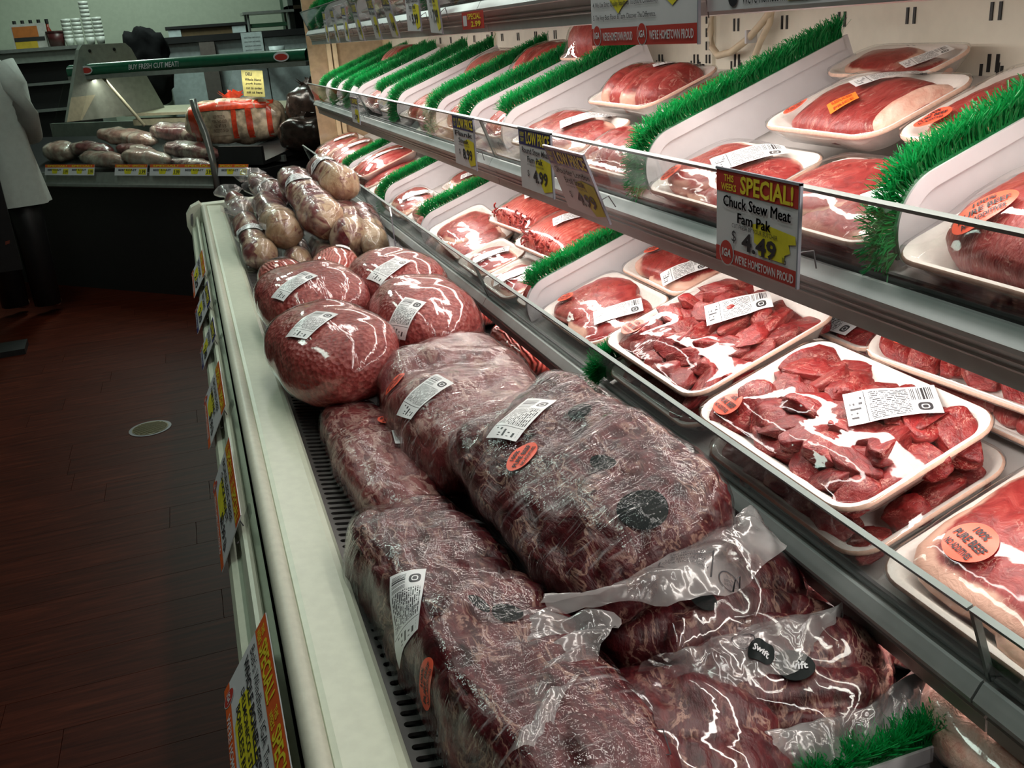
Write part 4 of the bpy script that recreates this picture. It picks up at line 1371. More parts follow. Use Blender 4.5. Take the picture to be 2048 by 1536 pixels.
roast('ground_beef_roll', 'small bright red ground beef roll between the loaves and the shanks', 'ground beef', (0.300, 2.43, C - 0.565), (0.28, 0.13, 0.13), P90 - R(15), 0, 0, 67, 'groundbright', 'filmloaf', 2.3, 0.004, 0.002, 14, [(0.07, -0.02, R(10), 0.07, 0.036)], n=16, filmwave=0.0005)
for i, (c, dm, yw, lab) in enumerate((((0.43, 2.50, C - 0.575), (0.28, 0.07, 0.06), R(20), 'pale bony meat piece under the lower rail, farther one'), ((0.42, 2.35, C - 0.575), (0.30, 0.08, 0.07), R(28), 'pale bony meat piece under the lower rail beside the far loaf'))):
    roast('bone_in_cut', lab, 'wrapped meat', c, dm, yw, 0, 0, 70 + i, 'shank', 'filmshank', 2.6, 0.008, 0.004, n=16)
# packs glimpsed on the deck beneath the lower shelf
for i, (c, dm, lab, mt, fm) in enumerate((((0.610, 1.76, C - 0.618), (0.30, 0.16, 0.07), 'red ground beef pack under the lower shelf beside the loaves', 'groundbright', 'filmloaf'), ((0.600, 1.42, C - 0.618), (0.28, 0.18, 0.07), 'wrapped roast under the lower shelf behind the pale roast', 'roastpale', 'filmroast'),
                                          ((0.640, 0.78, C - 0.618), (0.34, 0.20, 0.07), 'brightly lit wrapped roast under the lower shelf', 'roastpale', 'filmroast'), ((0.610, 2.15, C - 0.618), (0.3, 0.18, 0.07), 'ground beef pack under the lower shelf beside the farther loaf', 'groundbright', 'filmloaf'))):
    roast('wrapped_pack', lab, 'wrapped meat', c, dm, P90, 0, 0, 75 + i, mt, fm, 2.8, 0.007, 0.004, n=18)

# vacuum-bagged roasts in the near corner
cb1, _ = roast('bagged_roast', 'bagged roast beneath the top rib roast, its end showing', 'wrapped roast', (0.425, 0.850, C - 0.590), (0.36, 0.26, 0.115), P90 - R(8), 0, R(-6), 81, 'roastmeat', 'filmpack', 3.0, 0.014, 0.012, 20, prints=[(-0.14, -0.005, 0.4, 0.03, 0.022, None)], n=26)
o, v_, f_ = flap(cb1, [(0.337, 0.653, -0.560), (0.394, 0.669, -0.560), (0.468, 0.671, -0.560), (0.530, 0.661, -0.560)], [(0.309, 0.664, -0.570), (0.356, 0.612, -0.570), (0.444, 0.603, -0.570), (0.534, 0.657, -0.570)], 35, ruff=0.008)
bag_print(cb1, v_, f_, (0.412, 0.648, -0.56), R(-20), (0.022, 0.018), 'seal')
bag_print(cb1, v_, f_, (0.420, 0.630, -0.56), R(-50), (0.024, 0.026), 'logo')
cb2, _ = roast('bagged_roast', 'dark bagged roast at the bottom of the picture with a pale fat streak', 'wrapped roast', (0.300, 0.560, C - 0.612), (0.30, 0.19, 0.10), P90 - R(20), 0, 0, 83, 'roastmeat', 'filmpack', 2.8, 0.012, 0.010, 18, n=24)
bag_print(cb2, [v.co.copy() for v in cb2.children[1].data.vertices], [tuple(p.vertices) for p in cb2.children[1].data.polygons], (0.248, 0.592, -0.55), R(10), (0.026, 0.026), 'seal')
bag_print(cb2, [v.co.copy() for v in cb2.children[1].data.vertices], [tuple(p.vertices) for p in cb2.children[1].data.polygons], (0.262, 0.556, -0.55), R(-15), (0.040, 0.030), 'box')
cb3, _ = roast('bagged_roast', 'dark bagged roast with a round black emblem beside the deck divider', 'wrapped roast', (0.455, 0.665, C - 0.608), (0.21, 0.22, 0.10), P90 - R(30), 0, 0, 85, 'roastmeat', 'filmpack', 2.8, 0.014, 0.012, 18, n=24)
bag_print(cb3, [v.co.copy() for v in cb3.children[1].data.vertices], [tuple(p.vertices) for p in cb3.children[1].data.polygons], (0.445, 0.612, -0.54), R(-30), (0.036, 0.036), 'logo')
flap(cb3, [(0.353, 0.565, -0.590), (0.418, 0.564, -0.590), (0.489, 0.561, -0.590), (0.558, 0.585, -0.590)], [(0.335, 0.550, -0.600), (0.412, 0.520, -0.600), (0.476, 0.531, -0.600), (0.543, 0.544, -0.600)], 37, ruff=0.011)
# pale wrapped pack just inside the frame, beside the deck divider
roast('poultry_pack', 'pale wrapped pack at the lower corner beside the deck divider', 'wrapped meat', (0.62, 0.44, C - 0.612), (0.3, 0.2, 0.08), P90, 0, 0, 89, 'fatpink', 'filmloaf', 2.6, 0.006, 0.002, n=18)


# bagged shanks heaped at the far end of the deck
def shank(label, near, far, r0, r1, seed, end='cream', lab=None, tail=True):
    a, b = Vector((near[0], near[1], C + near[2])), Vector((far[0], far[1], C + far[2]))
    ax = b - a
    L = ax.length
    mw = frame(a, ax, Vector((0, 0, 1)).cross(ax))
    t = thing('bagged_shank', label, 'bagged meat', mw, 'bagged shanks heaped at the far end')
    K, N = 22, 20
    prof = []
    for i in range(N + 1):
        s = i / N
        r = r0 + (r1 - r0) * s
        r *= min(1.0, math.sqrt(max(0.0, 1 - (1 - min(1, s / 0.16)) ** 2)) + 0.02)
        if s > 0.86:
            r *= math.sqrt(max(0.03, 1 - ((s - 0.86) / 0.14) ** 2))
        prof.append((s * L, r))

    def skin(off, amp, cut):
        vs, fs = [], []
        for i, (x, r) in enumerate(prof):
            for k in range(K):
                w = 2 * math.pi * k / K
                d = Vector((0, math.cos(w), math.sin(w)))
                q = 1 + amp * nz((x * 14, math.cos(w), math.sin(w)), 1.1, seed)
                vs.append(Vector((x, 0, 0)) + d * (r * q + off))
        for i in range(len(prof) - 1):
            for k in range(K):
                fs.append((i * K + k, i * K + (k + 1) % K, (i + 1) * K + (k + 1) % K, (i + 1) * K + k))
        fs += [tuple(range(K - 1, -1, -1)), tuple(range((len(prof) - 1) * K, len(prof) * K))]
        return vs, fs
    vs, fs = skin(0, 0.22, 0)
    me = mesh_from('meat', vs, fs, M['shank'])
    me.materials.append(M['shankfat'])
    lim = {'cream': 0.42, 'half': 0.30, 'dark': 0.0}[end] * L
    for pgn in me.polygons:
        c = pgn.center
        if c.x + 0.05 * nz(c, 14, seed) < lim and (end == 'cream' or c.y < 0.012):
            pgn.material_index = 1
    put('meat', me, t)
    vs, fs = skin(0.0030, 0.24, 0)
    put('bag_film', mesh_from('bag_film', vs, fs, M['filmshank']), t)
    bv = bvh_of(vs, fs)
    if lab:
        price_label(mapper(bv, (L * lab[0], 0, 0), lab[1], 0.002, (-0.15, lab[2], 1)), t, 0.085, 0.04)
    if tail:
        K2, n2 = 14, 6
        tv, tf = [], []
        for i in range(n2 + 1):
            s = i / n2
            for k in range(K2):
                w = 2 * math.pi * k / K2
                rr = 0.010 + 0.045 * s ** 1.4 * (1 + 0.4 * nz((k, s, 0), 0.9, seed))
                tv.append(Vector((L * 0.97 + s * 0.09, math.cos(w) * rr, math.sin(w) * rr * 0.5 + 0.015 * s)))
        for i in range(n2):
            for k in range(K2):
                tf.append((i * K2 + k, i * K2 + (k + 1) % K2, (i + 1) * K2 + (k + 1) % K2, (i + 1) * K2 + k))
        put('bag_tail', mesh_from('bag_tail', tv, tf, M['bag']), t)
    return t


shank('bagged shank with a cream bone end resting on the lower rail, topmost', (0.432, 2.95, -0.425), (0.395, 3.26, -0.380), 0.057, 0.046, 1, 'cream', (0.62, R(70), 0.5), False)
shank('bagged shank with a grey label leaning up the middle of the heap', (0.345, 2.74, -0.500), (0.290, 3.22, -0.395), 0.060, 0.045, 2, 'half', (0.66, R(80), 0.2), False)
shank('bagged shank with a big cream bone end in the middle of the heap', (0.225, 2.80, -0.520), (0.195, 3.20, -0.455), 0.058, 0.036, 3, 'cream', None, True)
shank('bagged shank next to the grille, cream end with a blue mark', (0.145, 2.76, -0.575), (0.118, 3.12, -0.500), 0.050, 0.034, 4, 'half', (0.5, R(75), 0.3), True)
shank('bagged shank with a dark red cut end under the topmost shank', (0.385, 2.66, -0.535), (0.425, 3.05, -0.500), 0.062, 0.050, 5, 'half', None, False)
shank('bagged shank in milky film beside the lower rail', (0.450, 2.62, -0.560), (0.470, 3.0, -0.510), 0.044, 0.05, 6, 'cream', None, False)
shank('small bagged shank low at the front of the heap', (0.235, 2.72, -0.600), (0.262, 3.0, -0.590), 0.044, 0.04, 7, 'half', None, False)
shank('small bagged shank half hidden low in the heap', (0.325, 2.66, -0.600), (0.335, 3.0, -0.595), 0.046, 0.04, 8, 'dark', None, False)
shank('bagged shank at the back of the heap with a loose bag tail', (0.255, 3.25, -0.470), (0.205, 3.62, -0.455), 0.048, 0.036, 9, 'dark', (0.3, R(80), 0.3), True)
shank('bagged meat behind the heap against the lower rail', (0.42, 3.25, -0.53), (0.36, 3.7, -0.47), 0.07, 0.05, 10, 'dark', None, False)
shank('flat red bagged piece at the far corner of the ledge', (0.150, 3.62, -0.560), (0.120, 3.92, -0.545), 0.040, 0.034, 11, 'dark', None, True)


# ================================================================== price signs
def card(name, label, TL, TR, BL_, thick=0.0012, cat='price sign', group=None, mat='white', bend=0.0):
    """a printed card given by three corners; returns helpers working in card units (0..w, 0..h from the lower edge)"""
    TL, TR, BL_ = Vector(TL), Vector(TR), Vector(BL_)
    w, h = (TR - TL).length, (TL - BL_).length
    mw = frame(BL_, TR - TL, TL - BL_)
    t = thing(name, label, cat, mw, group)
    part('card', MB().box((0, 0, -thick), (w, h, 0)), M[mat], t)

    def rect(nm, x0, y0, x1, y1, m, lift=0.0004):
        return part(nm, MB().add([(x0 * w, y0 * h, lift), (x1 * w, y0 * h, lift), (x1 * w, y1 * h, lift), (x0 * w, y1 * h, lift)], [(0, 1, 2, 3)]), M[m], t)

    def text(body, x0, y0, x1, y1, m='ink', bold=0.02, lift=0.0012, shear=0.0, slope=0.0):
        vs, fs = fit(body, (x1 - x0) * w, (y1 - y0) * h, bold, shear=shear)
        cx, cy = (x0 + x1) / 2 * w, (y0 + y1) / 2 * h
        return part('lettering', MB().add([(x + cx, y + cy + slope * x, lift) for x, y in vs], fs), M[m], t)

    def blob(pts, m='hilite', lift=0.0007):
        return part('highlighter_mark', MB().add([(x * w, y * h, lift) for x, y in pts], [tuple(range(len(pts)))]), M[m], t)

    def badge(x, y, r, lift=0.0010):
        K = 20
        mb = MB().add([(x * w + r * math.cos(2 * math.pi * k / K), y * h + r * math.sin(2 * math.pi * k / K), lift) for k in range(K)], [tuple(range(K))], 0)
        mb.add([(x * w + r * 1.12 * math.cos(2 * math.pi * k / K), y * h + r * 1.12 * math.sin(2 * math.pi * k / K), lift - 0.0002) for k in range(K)], [tuple(range(K))], 1)
        b = part('emblem', mb, [M['red'], M['white']], t)
        vs, fs = fit('IGA', r * 1.4, r * 0.7, 0.03, shear=0.2)
        part('emblem_letters', MB().add([(a + x * w, c + y * h, lift + 0.0004) for a, c in vs], fs), M['white'], b)
    t['_wh'] = 0
    del t['_wh']
    return t, w, h, rect, text, blob, badge


def holder(t, w, h, x=0.9):
    """clear sleeve edge and wire clip"""
    part('sleeve_edge', MB().box((w - 0.0008, -0.001, -0.002), (w + 0.0016, h + 0.002, 0.0012)).box((-0.0012, h - 0.0005, -0.002), (w + 0.0016, h + 0.0022, 0.0012)), plain('sleeve_plastic', (0.30, 0.31, 0.36), 0.2, 0, 0.6), t)
    part('wire_clip', MB().tube([(w * x, h * 0.30, -0.002), (w * x + 0.012, h * 0.34, -0.006), (w * x + 0.026, h * 0.38, -0.010), (w * x + 0.026, h * 0.20, -0.014)], 0.0008, 6), M['alu_dark'], t)


SX = 0.543
# the big red special sign
t, w, h, rect, text, blob, badge = card('special_price_sign', 'red and white special sign pricing chuck stew meat at 4.49', (SX, 0.927, C - 0.158), (SX, 0.773, C - 0.158), (SX, 0.9245, C - 0.259))
rect('header_band', 0, 0.77, 1, 1, 'red')
rect('footer_band', 0, 0.0, 1, 0.165, 'red')
text('THIS\nWEEKS', 0.07, 0.79, 0.27, 0.96, 'yellow', 0.02)
text('SPECIAL!', 0.32, 0.785, 0.94, 0.975, 'yellow', 0.03)
blob([(0.46, 0.50), (0.60, 0.54), (0.97, 0.50), (0.98, 0.42), (0.90, 0.40), (0.92, 0.32), (0.86, 0.28), (0.86, 0.20), (0.56, 0.20), (0.54, 0.30), (0.50, 0.32), (0.50, 0.42)])
text('Chuck Stew Meat', 0.10, 0.62, 0.92, 0.74, 'ink', -0.018)
text('Fam Pak', 0.29, 0.47, 0.70, 0.58, 'ink', -0.018)
text('CUT FRESH BY YOUR BUTCHER', 0.22, 0.41, 0.78, 0.455, 'ink', 0.0)
text('$', 0.22, 0.24, 0.275, 0.38, 'ink', 0.0)
text('4.49', 0.35, 0.19, 0.77, 0.39, 'ink', 0.03)
text('lb', 0.84, 0.19, 0.885, 0.26, 'ink', 0.0)
text("WE'RE HOMETOWN PROUD", 0.26, 0.03, 0.97, 0.125, 'white', 0.02)
badge(0.15, 0.115, 0.0135)
holder(t, w, h)


def low_price(label, TL, TR, BL_, name1, name2, price, dim=False):
    t, w, h, rect, text, blob, badge = card('price_sign', label, TL, TR, BL_, group='navy low price signs')
    rect('header_band', 0, 0.74, 1, 1, 'blue')
    text('EVERY\nDAY', 0.06, 0.79, 0.20, 0.95, 'hilite', 0.01)
    text('LOW PRICE', 0.25, 0.77, 0.97, 0.97, 'yellow', 0.03)
    blob([(0.50, 0.52), (0.70, 0.58), (0.96, 0.54), (0.98, 0.10), (0.74, 0.04), (0.66, 0.14), (0.68, 0.26), (0.52, 0.36)])
    text(name1, 0.10, 0.61, 0.94, 0.71)
    if name2:
        text(name2, 0.26, 0.47, 0.74, 0.57)
        text('CUT FRESH BY YOUR BUTCHER', 0.24, 0.415, 0.76, 0.445, 'ink', 0.0)
    text('$', 0.24, 0.22, 0.30, 0.34, 'ink', 0.0)
    text(price, 0.42, 0.15, 0.86, 0.37, 'ink', 0.03)
    holder(t, w, h)
    return t


low_price('navy price sign for flank steak at 8.99', (SX, 2.030, C - 0.162), (SX, 1.872, C - 0.162), (SX, 2.024, C - 0.263), 'Flank', 'Steak', '8.99')
low_price('navy price sign for round stew meat family pack at 4.99', (SX, 1.596, C - 0.160), (SX, 1.440, C - 0.160), (SX, 1.590, C - 0.261), 'Round Stew Meat', 'Fam Pak', '4.99')
low_price('navy price sign for shoulder steak tipped out from the rail', (0.510, 1.369, C - 0.170), (0.500, 1.190, C - 0.167), (0.545, 1.377, C - 0.266), 'Shoulder London', 'Broil Steak', '4.99')
low_price('navy price sign far along the middle shelf rail', (SX, 3.345, C - 0.176), (SX, 3.20, C - 0.176), (SX, 3.335, C - 0.257), 'Cube Steak', '', '5.99')
low_price('navy price sign seen edge on at the lower shelf rail', (0.507, 2.66, C - 0.448), (0.480, 2.51, C - 0.448), (0.507, 2.65, C - 0.555), 'Ground Beef', '', '3.99')
# top shelf: five-point sign, strip and tags
t, w, h, rect, text, blob, badge = card('information_sign', 'white sign listing five reasons with a red strip along its foot', (0.535, 1.250, C + 0.095), (0.535, 0.965, C + 0.095), (0.535, 1.236, C - 0.028))
rect('footer_band', 0, 0.0, 1, 0.17, 'red')
blob([(0.13, 0.98), (0.40, 0.98), (0.40, 0.42), (0.34, 0.36), (0.30, 0.30), (0.22, 0.42), (0.16, 0.6)])
blob([(0.66, 0.82), (0.92, 0.80), (0.92, 0.62), (0.86, 0.58), (0.90, 0.52), (0.88, 0.42), (0.80, 0.33), (0.74, 0.40), (0.70, 0.55)])
text('5 Reasons Our Ground Beef Is Better', 0.03, 0.845, 0.80, 0.915, 'ink', 0.02)
for q, (s_, x1) in enumerate((('1. Ground Fresh In Our Store As Opposed To A Plant 1,000 Miles Away.', 0.93), ('2. Ground Fresh Several Times A Day.', 0.42), ('3. We Only Use The Best - Freshest Chunks Of Hand Cut Beef.', 0.72), ('4. We Use Strict Quality Standards To Ensure Consistency.', 0.68), ('5. The Very Best Flavor & Taste. Discover The Difference.', 0.66))):
    text(s_, 0.03, 0.735 - q * 0.125, x1, 0.80 - q * 0.125, 'ink', 0.006)
text("WE'RE HOMETOWN PROUD", 0.13, 0.045, 0.44, 0.13, 'white', 0.02)
text("WE'RE HOMETOWN PROUD", 0.60, 0.045, 0.97, 0.13, 'white', 0.02)
badge(0.065, 0.10, 0.012)
badge(0.53, 0.10, 0.012)
holder(t, w, h)
t, w, h, rect, text, blob, badge = card('rail_strip', 'narrow white printed strip along the top shelf rail', (0.545, 0.95, C + 0.045), (0.545, 0.60, C + 0.045), (0.545, 0.95, C + 0.003), cat='sign')
text("We're Hometown Proud", 0.20, 0.1, 0.5, 0.4, 'ink', 0.0)
blob([(0.42, 0.1), (0.56, 0.1), (0.58, 0.5), (0.40, 0.5)])
K = 20
part('emblem', MB().add([(0.15 * w + 0.009 * math.cos(2 * math.pi * k / K), 0.28 * h + 0.009 * math.sin(2 * math.pi * k / K), 0.001) for k in range(K)], [tuple(range(K))]), M['ink'], t)
low_price('navy price sign at 5.99 on the top shelf rail, facing squarely', (0.540, 2.350, C + 0.115), (0.540, 2.215, C + 0.112), (0.540, 2.345, C + 0.014), 'Beef Kabobs', 'Fam Pak', '5.99')
low_price('navy price sign at 7.99 on the top shelf rail, turned to the aisle', (0.540, 2.20, C + 0.110), (0.53, 2.065, C + 0.106), (0.540, 2.125, C + 0.006), 'Cube Steak', 'Fam Pak', '7.99')
for i, (a, dx) in enumerate(((3.72, 0), (3.50, 0.005), (3.30, 0), (3.05, 0.01), (2.80, 0.01), (2.58, 0.015))):
    low_price('faded navy tag in the row on the top shelf rail, ' + ('farthest', 'second farthest', 'third farthest', 'fourth farthest', 'fifth farthest', 'nearest of the row')[i], (0.540 - dx, a, C + 0.092), (0.530 - dx, a - 0.135, C + 0.088), (0.540, a - 0.05, C + 0.004), ('Chuck Roast', 'Rump Roast', 'Eye Round', 'Top Round', 'Rib Steak', 'Strip Steak')[i], '', ('3.99', '4.29', '4.49', '4.79', '7.49', '8.49')[i])
t, w, h, rect, text, blob, badge = card('small_price_tag', 'small red tag with yellow print clipped to the top shelf rail', (0.552, 1.925, C + 0.036), (0.552, 1.785, C + 0.036), (0.552, 1.915, C + 0.006), cat='price sign', mat='red')
text('SPECIAL', 0.30, 0.55, 0.92, 0.88, 'yellow', 0.02)
text('2.99', 0.45, 0.12, 0.90, 0.45, 'yellow', 0.03)
rect('white_panel', 0.06, 0.2, 0.24, 0.8, 'white')


# signs clipped along the bumper, tipped up so the aisle can read them
def bumper_sign(label, ya, yb, xt, xb, zt, zb, hdr, lines, two=True, far=False):
    t, w, h, rect, text, blob, badge = card('bumper_sign', label, (xt, ya, C + zt), (xt, yb, C + zt), (xb, ya, C + zb), cat='price sign', group='signs along the bumper')
    rect('header_band', 0, 0.76, 1, 1, hdr)
    rect('footer_band', 0, 0.0, 1, 0.12, hdr)
    if two:
        text('THIS\nWEEKS', 0.03, 0.80, 0.12, 0.96, 'yellow', 0.02)
        text('SPECIAL!', 0.14, 0.79, 0.48, 0.97, 'yellow', 0.03)
        text('THIS\nWEEKS', 0.53, 0.80, 0.62, 0.96, 'yellow', 0.02)
        text('SPECIAL!', 0.64, 0.79, 0.97, 0.97, 'yellow', 0.03)
    else:
        text('LOW PRICE', 0.1, 0.79, 0.9, 0.97, 'yellow', 0.03)
    blob([(0.22, 0.50), (0.62, 0.52), (0.60, 0.24), (0.50, 0.18), (0.30, 0.16), (0.20, 0.30)])
    for q, (s_, x0, x1, y0, y1, bd) in enumerate(lines):
        text(s_, x0, y0, x1, y1, 'ink', bd)
    text("WE'RE HOMETOWN PROUD", 0.18, 0.02, 0.85, 0.10, 'white', 0.02)
    badge(0.09, 0.10, 0.011)
    part('wire_clip', MB().tube([(w * 0.93, h * 0.85, -0.001), (w * 0.95, h * 0.75, -0.012), (w * 0.97, h * 0.55, -0.014), (w * 0.99, h * 0.5, -0.008)], 0.0010, 6), M['alu_dark'], t)
    part('clip_plate', MB().box((w * 0.86, h * 0.55, -0.016), (w * 0.97, h * 1.02, -0.013)), M['glass'], t)


bumper_sign('orange special sign for whole boneless beef on the near bumper', 0.954, 0.661, -0.012, -0.072, -0.593, -0.682, 'orange', (("Bob's Windham IGA Truckload", 0.06, 0.92, 0.62, 0.73, 0.0), ('WHOLE BONELESS BEEF', 0.05, 0.86, 0.47, 0.58, 0.03), ('DELMONICO STEAK', 0.18, 0.72, 0.35, 0.43, 0.015), ('BONELESS RIB EYE ROAST', 0.22, 0.92, 0.22, 0.31, 0.015)))
bumper_sign('orange special sign, second along the bumper', 1.504, 1.211, -0.023, -0.062, -0.593, -0.673, 'orange', (('BONELESS BEEF', 0.08, 0.85, 0.58, 0.70, 0.02), ('CHUCK ROAST', 0.15, 0.75, 0.42, 0.53, 0.02), ('$2.99 lb', 0.55, 0.92, 0.17, 0.36, 0.03)))
bumper_sign('orange special sign, third along the bumper', 1.937, 1.663, -0.021, -0.064, -0.593, -0.673, 'orange', (('GROUND BEEF', 0.1, 0.8, 0.58, 0.70, 0.02), ('FAMILY PACK', 0.15, 0.75, 0.42, 0.53, 0.02), ('$1.99 lb', 0.55, 0.92, 0.17, 0.36, 0.03)))
bumper_sign('navy topped sign, fourth along the bumper', 2.296, 2.136, -0.019, -0.062, -0.593, -0.671, 'blue', (('GROUND BEEF', 0.1, 0.8, 0.55, 0.70, 0.02), ('2.49', 0.4, 0.9, 0.2, 0.42, 0.03)), False)
bumper_sign('navy topped sign, fifth along the bumper', 2.703, 2.457, -0.019, -0.066, -0.593, -0.673, 'blue', (('BEEF SHANKS', 0.1, 0.8, 0.55, 0.70, 0.02), ('2.29', 0.4, 0.9, 0.2, 0.42, 0.03)), False)
bumper_sign('orange topped sign, farthest along the bumper', 3.175, 2.826, -0.020, -0.066, -0.593, -0.666, 'orange', (('BEEF SHANKS', 0.1, 0.8, 0.55, 0.70, 0.02), ('2.29', 0.4, 0.9, 0.2, 0.42, 0.03)))


# ================================================================== the butcher's counter across the far end
CO = Vector((0.096, 5.66, 0))
CX = Vector((0.692, -0.722, 0)).normalized()       # along the counter, towards the meat case
CM = frame(CO, CX, (0.722, 0.692, 0), (0, 0, 1))
CM = Matrix(((CX.x, -CX.y, 0, CO.x), (CX.y, CX.x, 0, CO.y), (0, 0, 1, 0), (0, 0, 0, 1)))


def sweep(mb, prof, x0, x1, mi=0):
    """extrude a (y, z) outline along local x"""
    n = len(prof)
    mb.add([(x0, y, C + z) for y, z in prof] + [(x1, y, C + z) for y, z in prof], [(i, (i + 1) % n, n + (i + 1) % n, n + i) for i in range(n)] + [tuple(range(n)), tuple(range(2 * n - 1, n - 1, -1))], mi)
    return mb


M['steel'] = plain('counter_steel', (0.34, 0.36, 0.34), 0.28, 0.6)
M['greygreen'] = plain('grey_enamel', (0.30, 0.33, 0.29), 0.35)
M['greenband'] = plain('dark_green_band', (0.01, 0.10, 0.05), 0.25)
M['creamdull'] = plain('dull_cream', (0.50, 0.46, 0.33), 0.5)
dc = thing('deli_counter', 'angled glass-fronted butcher counter across the end of the aisle', 'counter', CM)
part('base', sweep(MB(), [(0.06, -1.40), (0.06, -0.74), (0.95, -0.74), (0.95, -1.40)], -2.5, 0.30), M['black'], dc)
ld = bpy.data.lights.new('counter_lamp', 'AREA')      # strip lamp under the counter's green header
ld.shape, ld.size, ld.size_y, ld.energy, ld.color = 'RECTANGLE', 1.7, 0.03, 3.6, (1.0, 0.95, 0.82)
lo = bpy.data.objects.new('counter_lamp', ld)
COL.objects.link(lo)
lo.matrix_world = CM @ Matrix.Translation((-0.45, 0.32, C - 0.112)) @ Matrix.Rotation(R(8), 4, 'X')
part('front_lip', sweep(MB(), [(0.0, -0.700), (-0.012, -0.708), (-0.012, -0.722), (0.0, -0.732), (0.06, -0.735), (0.06, -0.645), (0.018, -0.640)], -2.5, 0.02), M['steel'], dc)
part('deck', sweep(MB(), [(0.03, -0.66), (0.75, -0.50), (0.75, -0.53), (0.03, -0.70)], -2.5, 0.30), M['black'], dc)
part('rear_wall', sweep(MB(), [(0.92, -0.74), (0.95, -0.74), (0.95, -0.42), (0.92, -0.42)], -2.5, 0.5), M['greygreen'], dc)
part('rear_shelf', sweep(MB(), [(0.60, -0.362), (0.60, -0.345), (0.95, -0.325), (0.95, -0.345)], -1.30, 0.10), M['creamdull'], dc)
part('rear_shelf', sweep(MB(), [(0.62, -0.425), (0.62, -0.385), (0.66, -0.38), (0.66, -0.425)], -1.26, 0.10), M['creamdull'], dc)
gp = part('front_glass', sweep(MB(), [(0.020, -0.640), (0.13, -0.36), (0.300, -0.080), (0.306, -0.083), (0.136, -0.363), (0.026, -0.642)], -1.42, 0.0), M['deliglass'], dc)
part('header_band', sweep(MB(), [(0.262, -0.080)] + [(0.30 - 0.04 * math.cos(R(a)), -0.048 + 0.034 * math.sin(R(a))) for a in range(-20, 121, 20)] + [(0.33, -0.080)], -1.35, 0.56), M['greenband'], dc, True)
part('header_underside', sweep(MB(), [(0.262, -0.082), (0.262, -0.105), (0.34, -0.105), (0.34, -0.082)], -1.35, 0.56), M['steel'], dc)
vs, fs = fit('BUY FRESH CUT MEAT!', 0.42, 0.030, 0.01, shear=0.25)
part('lettering', MB().add([(x - 0.58, 0.2568, C - 0.050 + y) for x, y in vs], fs), M['white'], dc)
for x in (-1.16, 0.40):
    K = 24
    mb = MB().add([(x + 0.055 * math.cos(2 * math.pi * k / K), 0.2560, C - 0.050 + 0.026 * math.sin(2 * math.pi * k / K)) for k in range(K)], [tuple(range(K))], 0)
    mb.add([(x + 0.045 * math.cos(2 * math.pi * k / K), 0.2552, C - 0.052 + 0.017 * math.sin(2 * math.pi * k / K)) for k in range(K)], [tuple(range(K))], 1)
    part('emblem', mb, [M['white'], M['red']], dc)
# grey end panel: a sloped sheet across the counter's depth
pn = [(0.06, -0.34), (0.255, 0.07), (0.285, 0.098), (0.62, 0.095), (0.66, 0.06), (0.86, -0.36)]
part('end_panel', sweep(MB(), pn, -1.215, -1.185), M['greygreen'], dc)
part('end_panel_edge', sweep(MB(), [(0.05, -0.34), (0.12, -0.20), (0.30, -0.20), (0.16, -0.34)], -1.183, -1.180), M['creamdull'], dc)
for y, z in ((0.33, 0.06), (0.52, 0.06)):
    part('bolt', MB().tube([(-1.184, y, C + z), (-1.178, y, C + z)], 0.010, 8), M['black'], dc)
part('support_post', MB().tube([(-0.03, -0.02, C - 0.235), (-0.03, -0.010, C - 0.30), (0.0, 0.0, C - 0.42), (0.03, -0.012, C - 0.55), (0.035, -0.018, C - 0.76)], 0.020, 8), M['steel'], dc, True)
part('support_post', MB().tube([(-1.08, 0.30, C - 0.10), (-0.80, 0.30, C - 0.395)], 0.010, 8), M['creamdull'], dc, True)
part('cold_tray', sweep(MB(), [(0.05, -0.60), (0.05, -0.50), (0.07, -0.50), (0.07, -0.58), (0.60, -0.50), (0.62, -0.46), (0.62, -0.56)], 0.02, 0.34), M['black'], dc)
part('tray_rail', MB().box((-0.05, 0.20, C - 0.605), (0.36, 0.22, C - 0.570)), M['steel'], dc)
part('side_cabinet', MB().box((0.02, 0.0, 0.0), (0.36, 0.62, C - 0.62)), M['black'], dc)

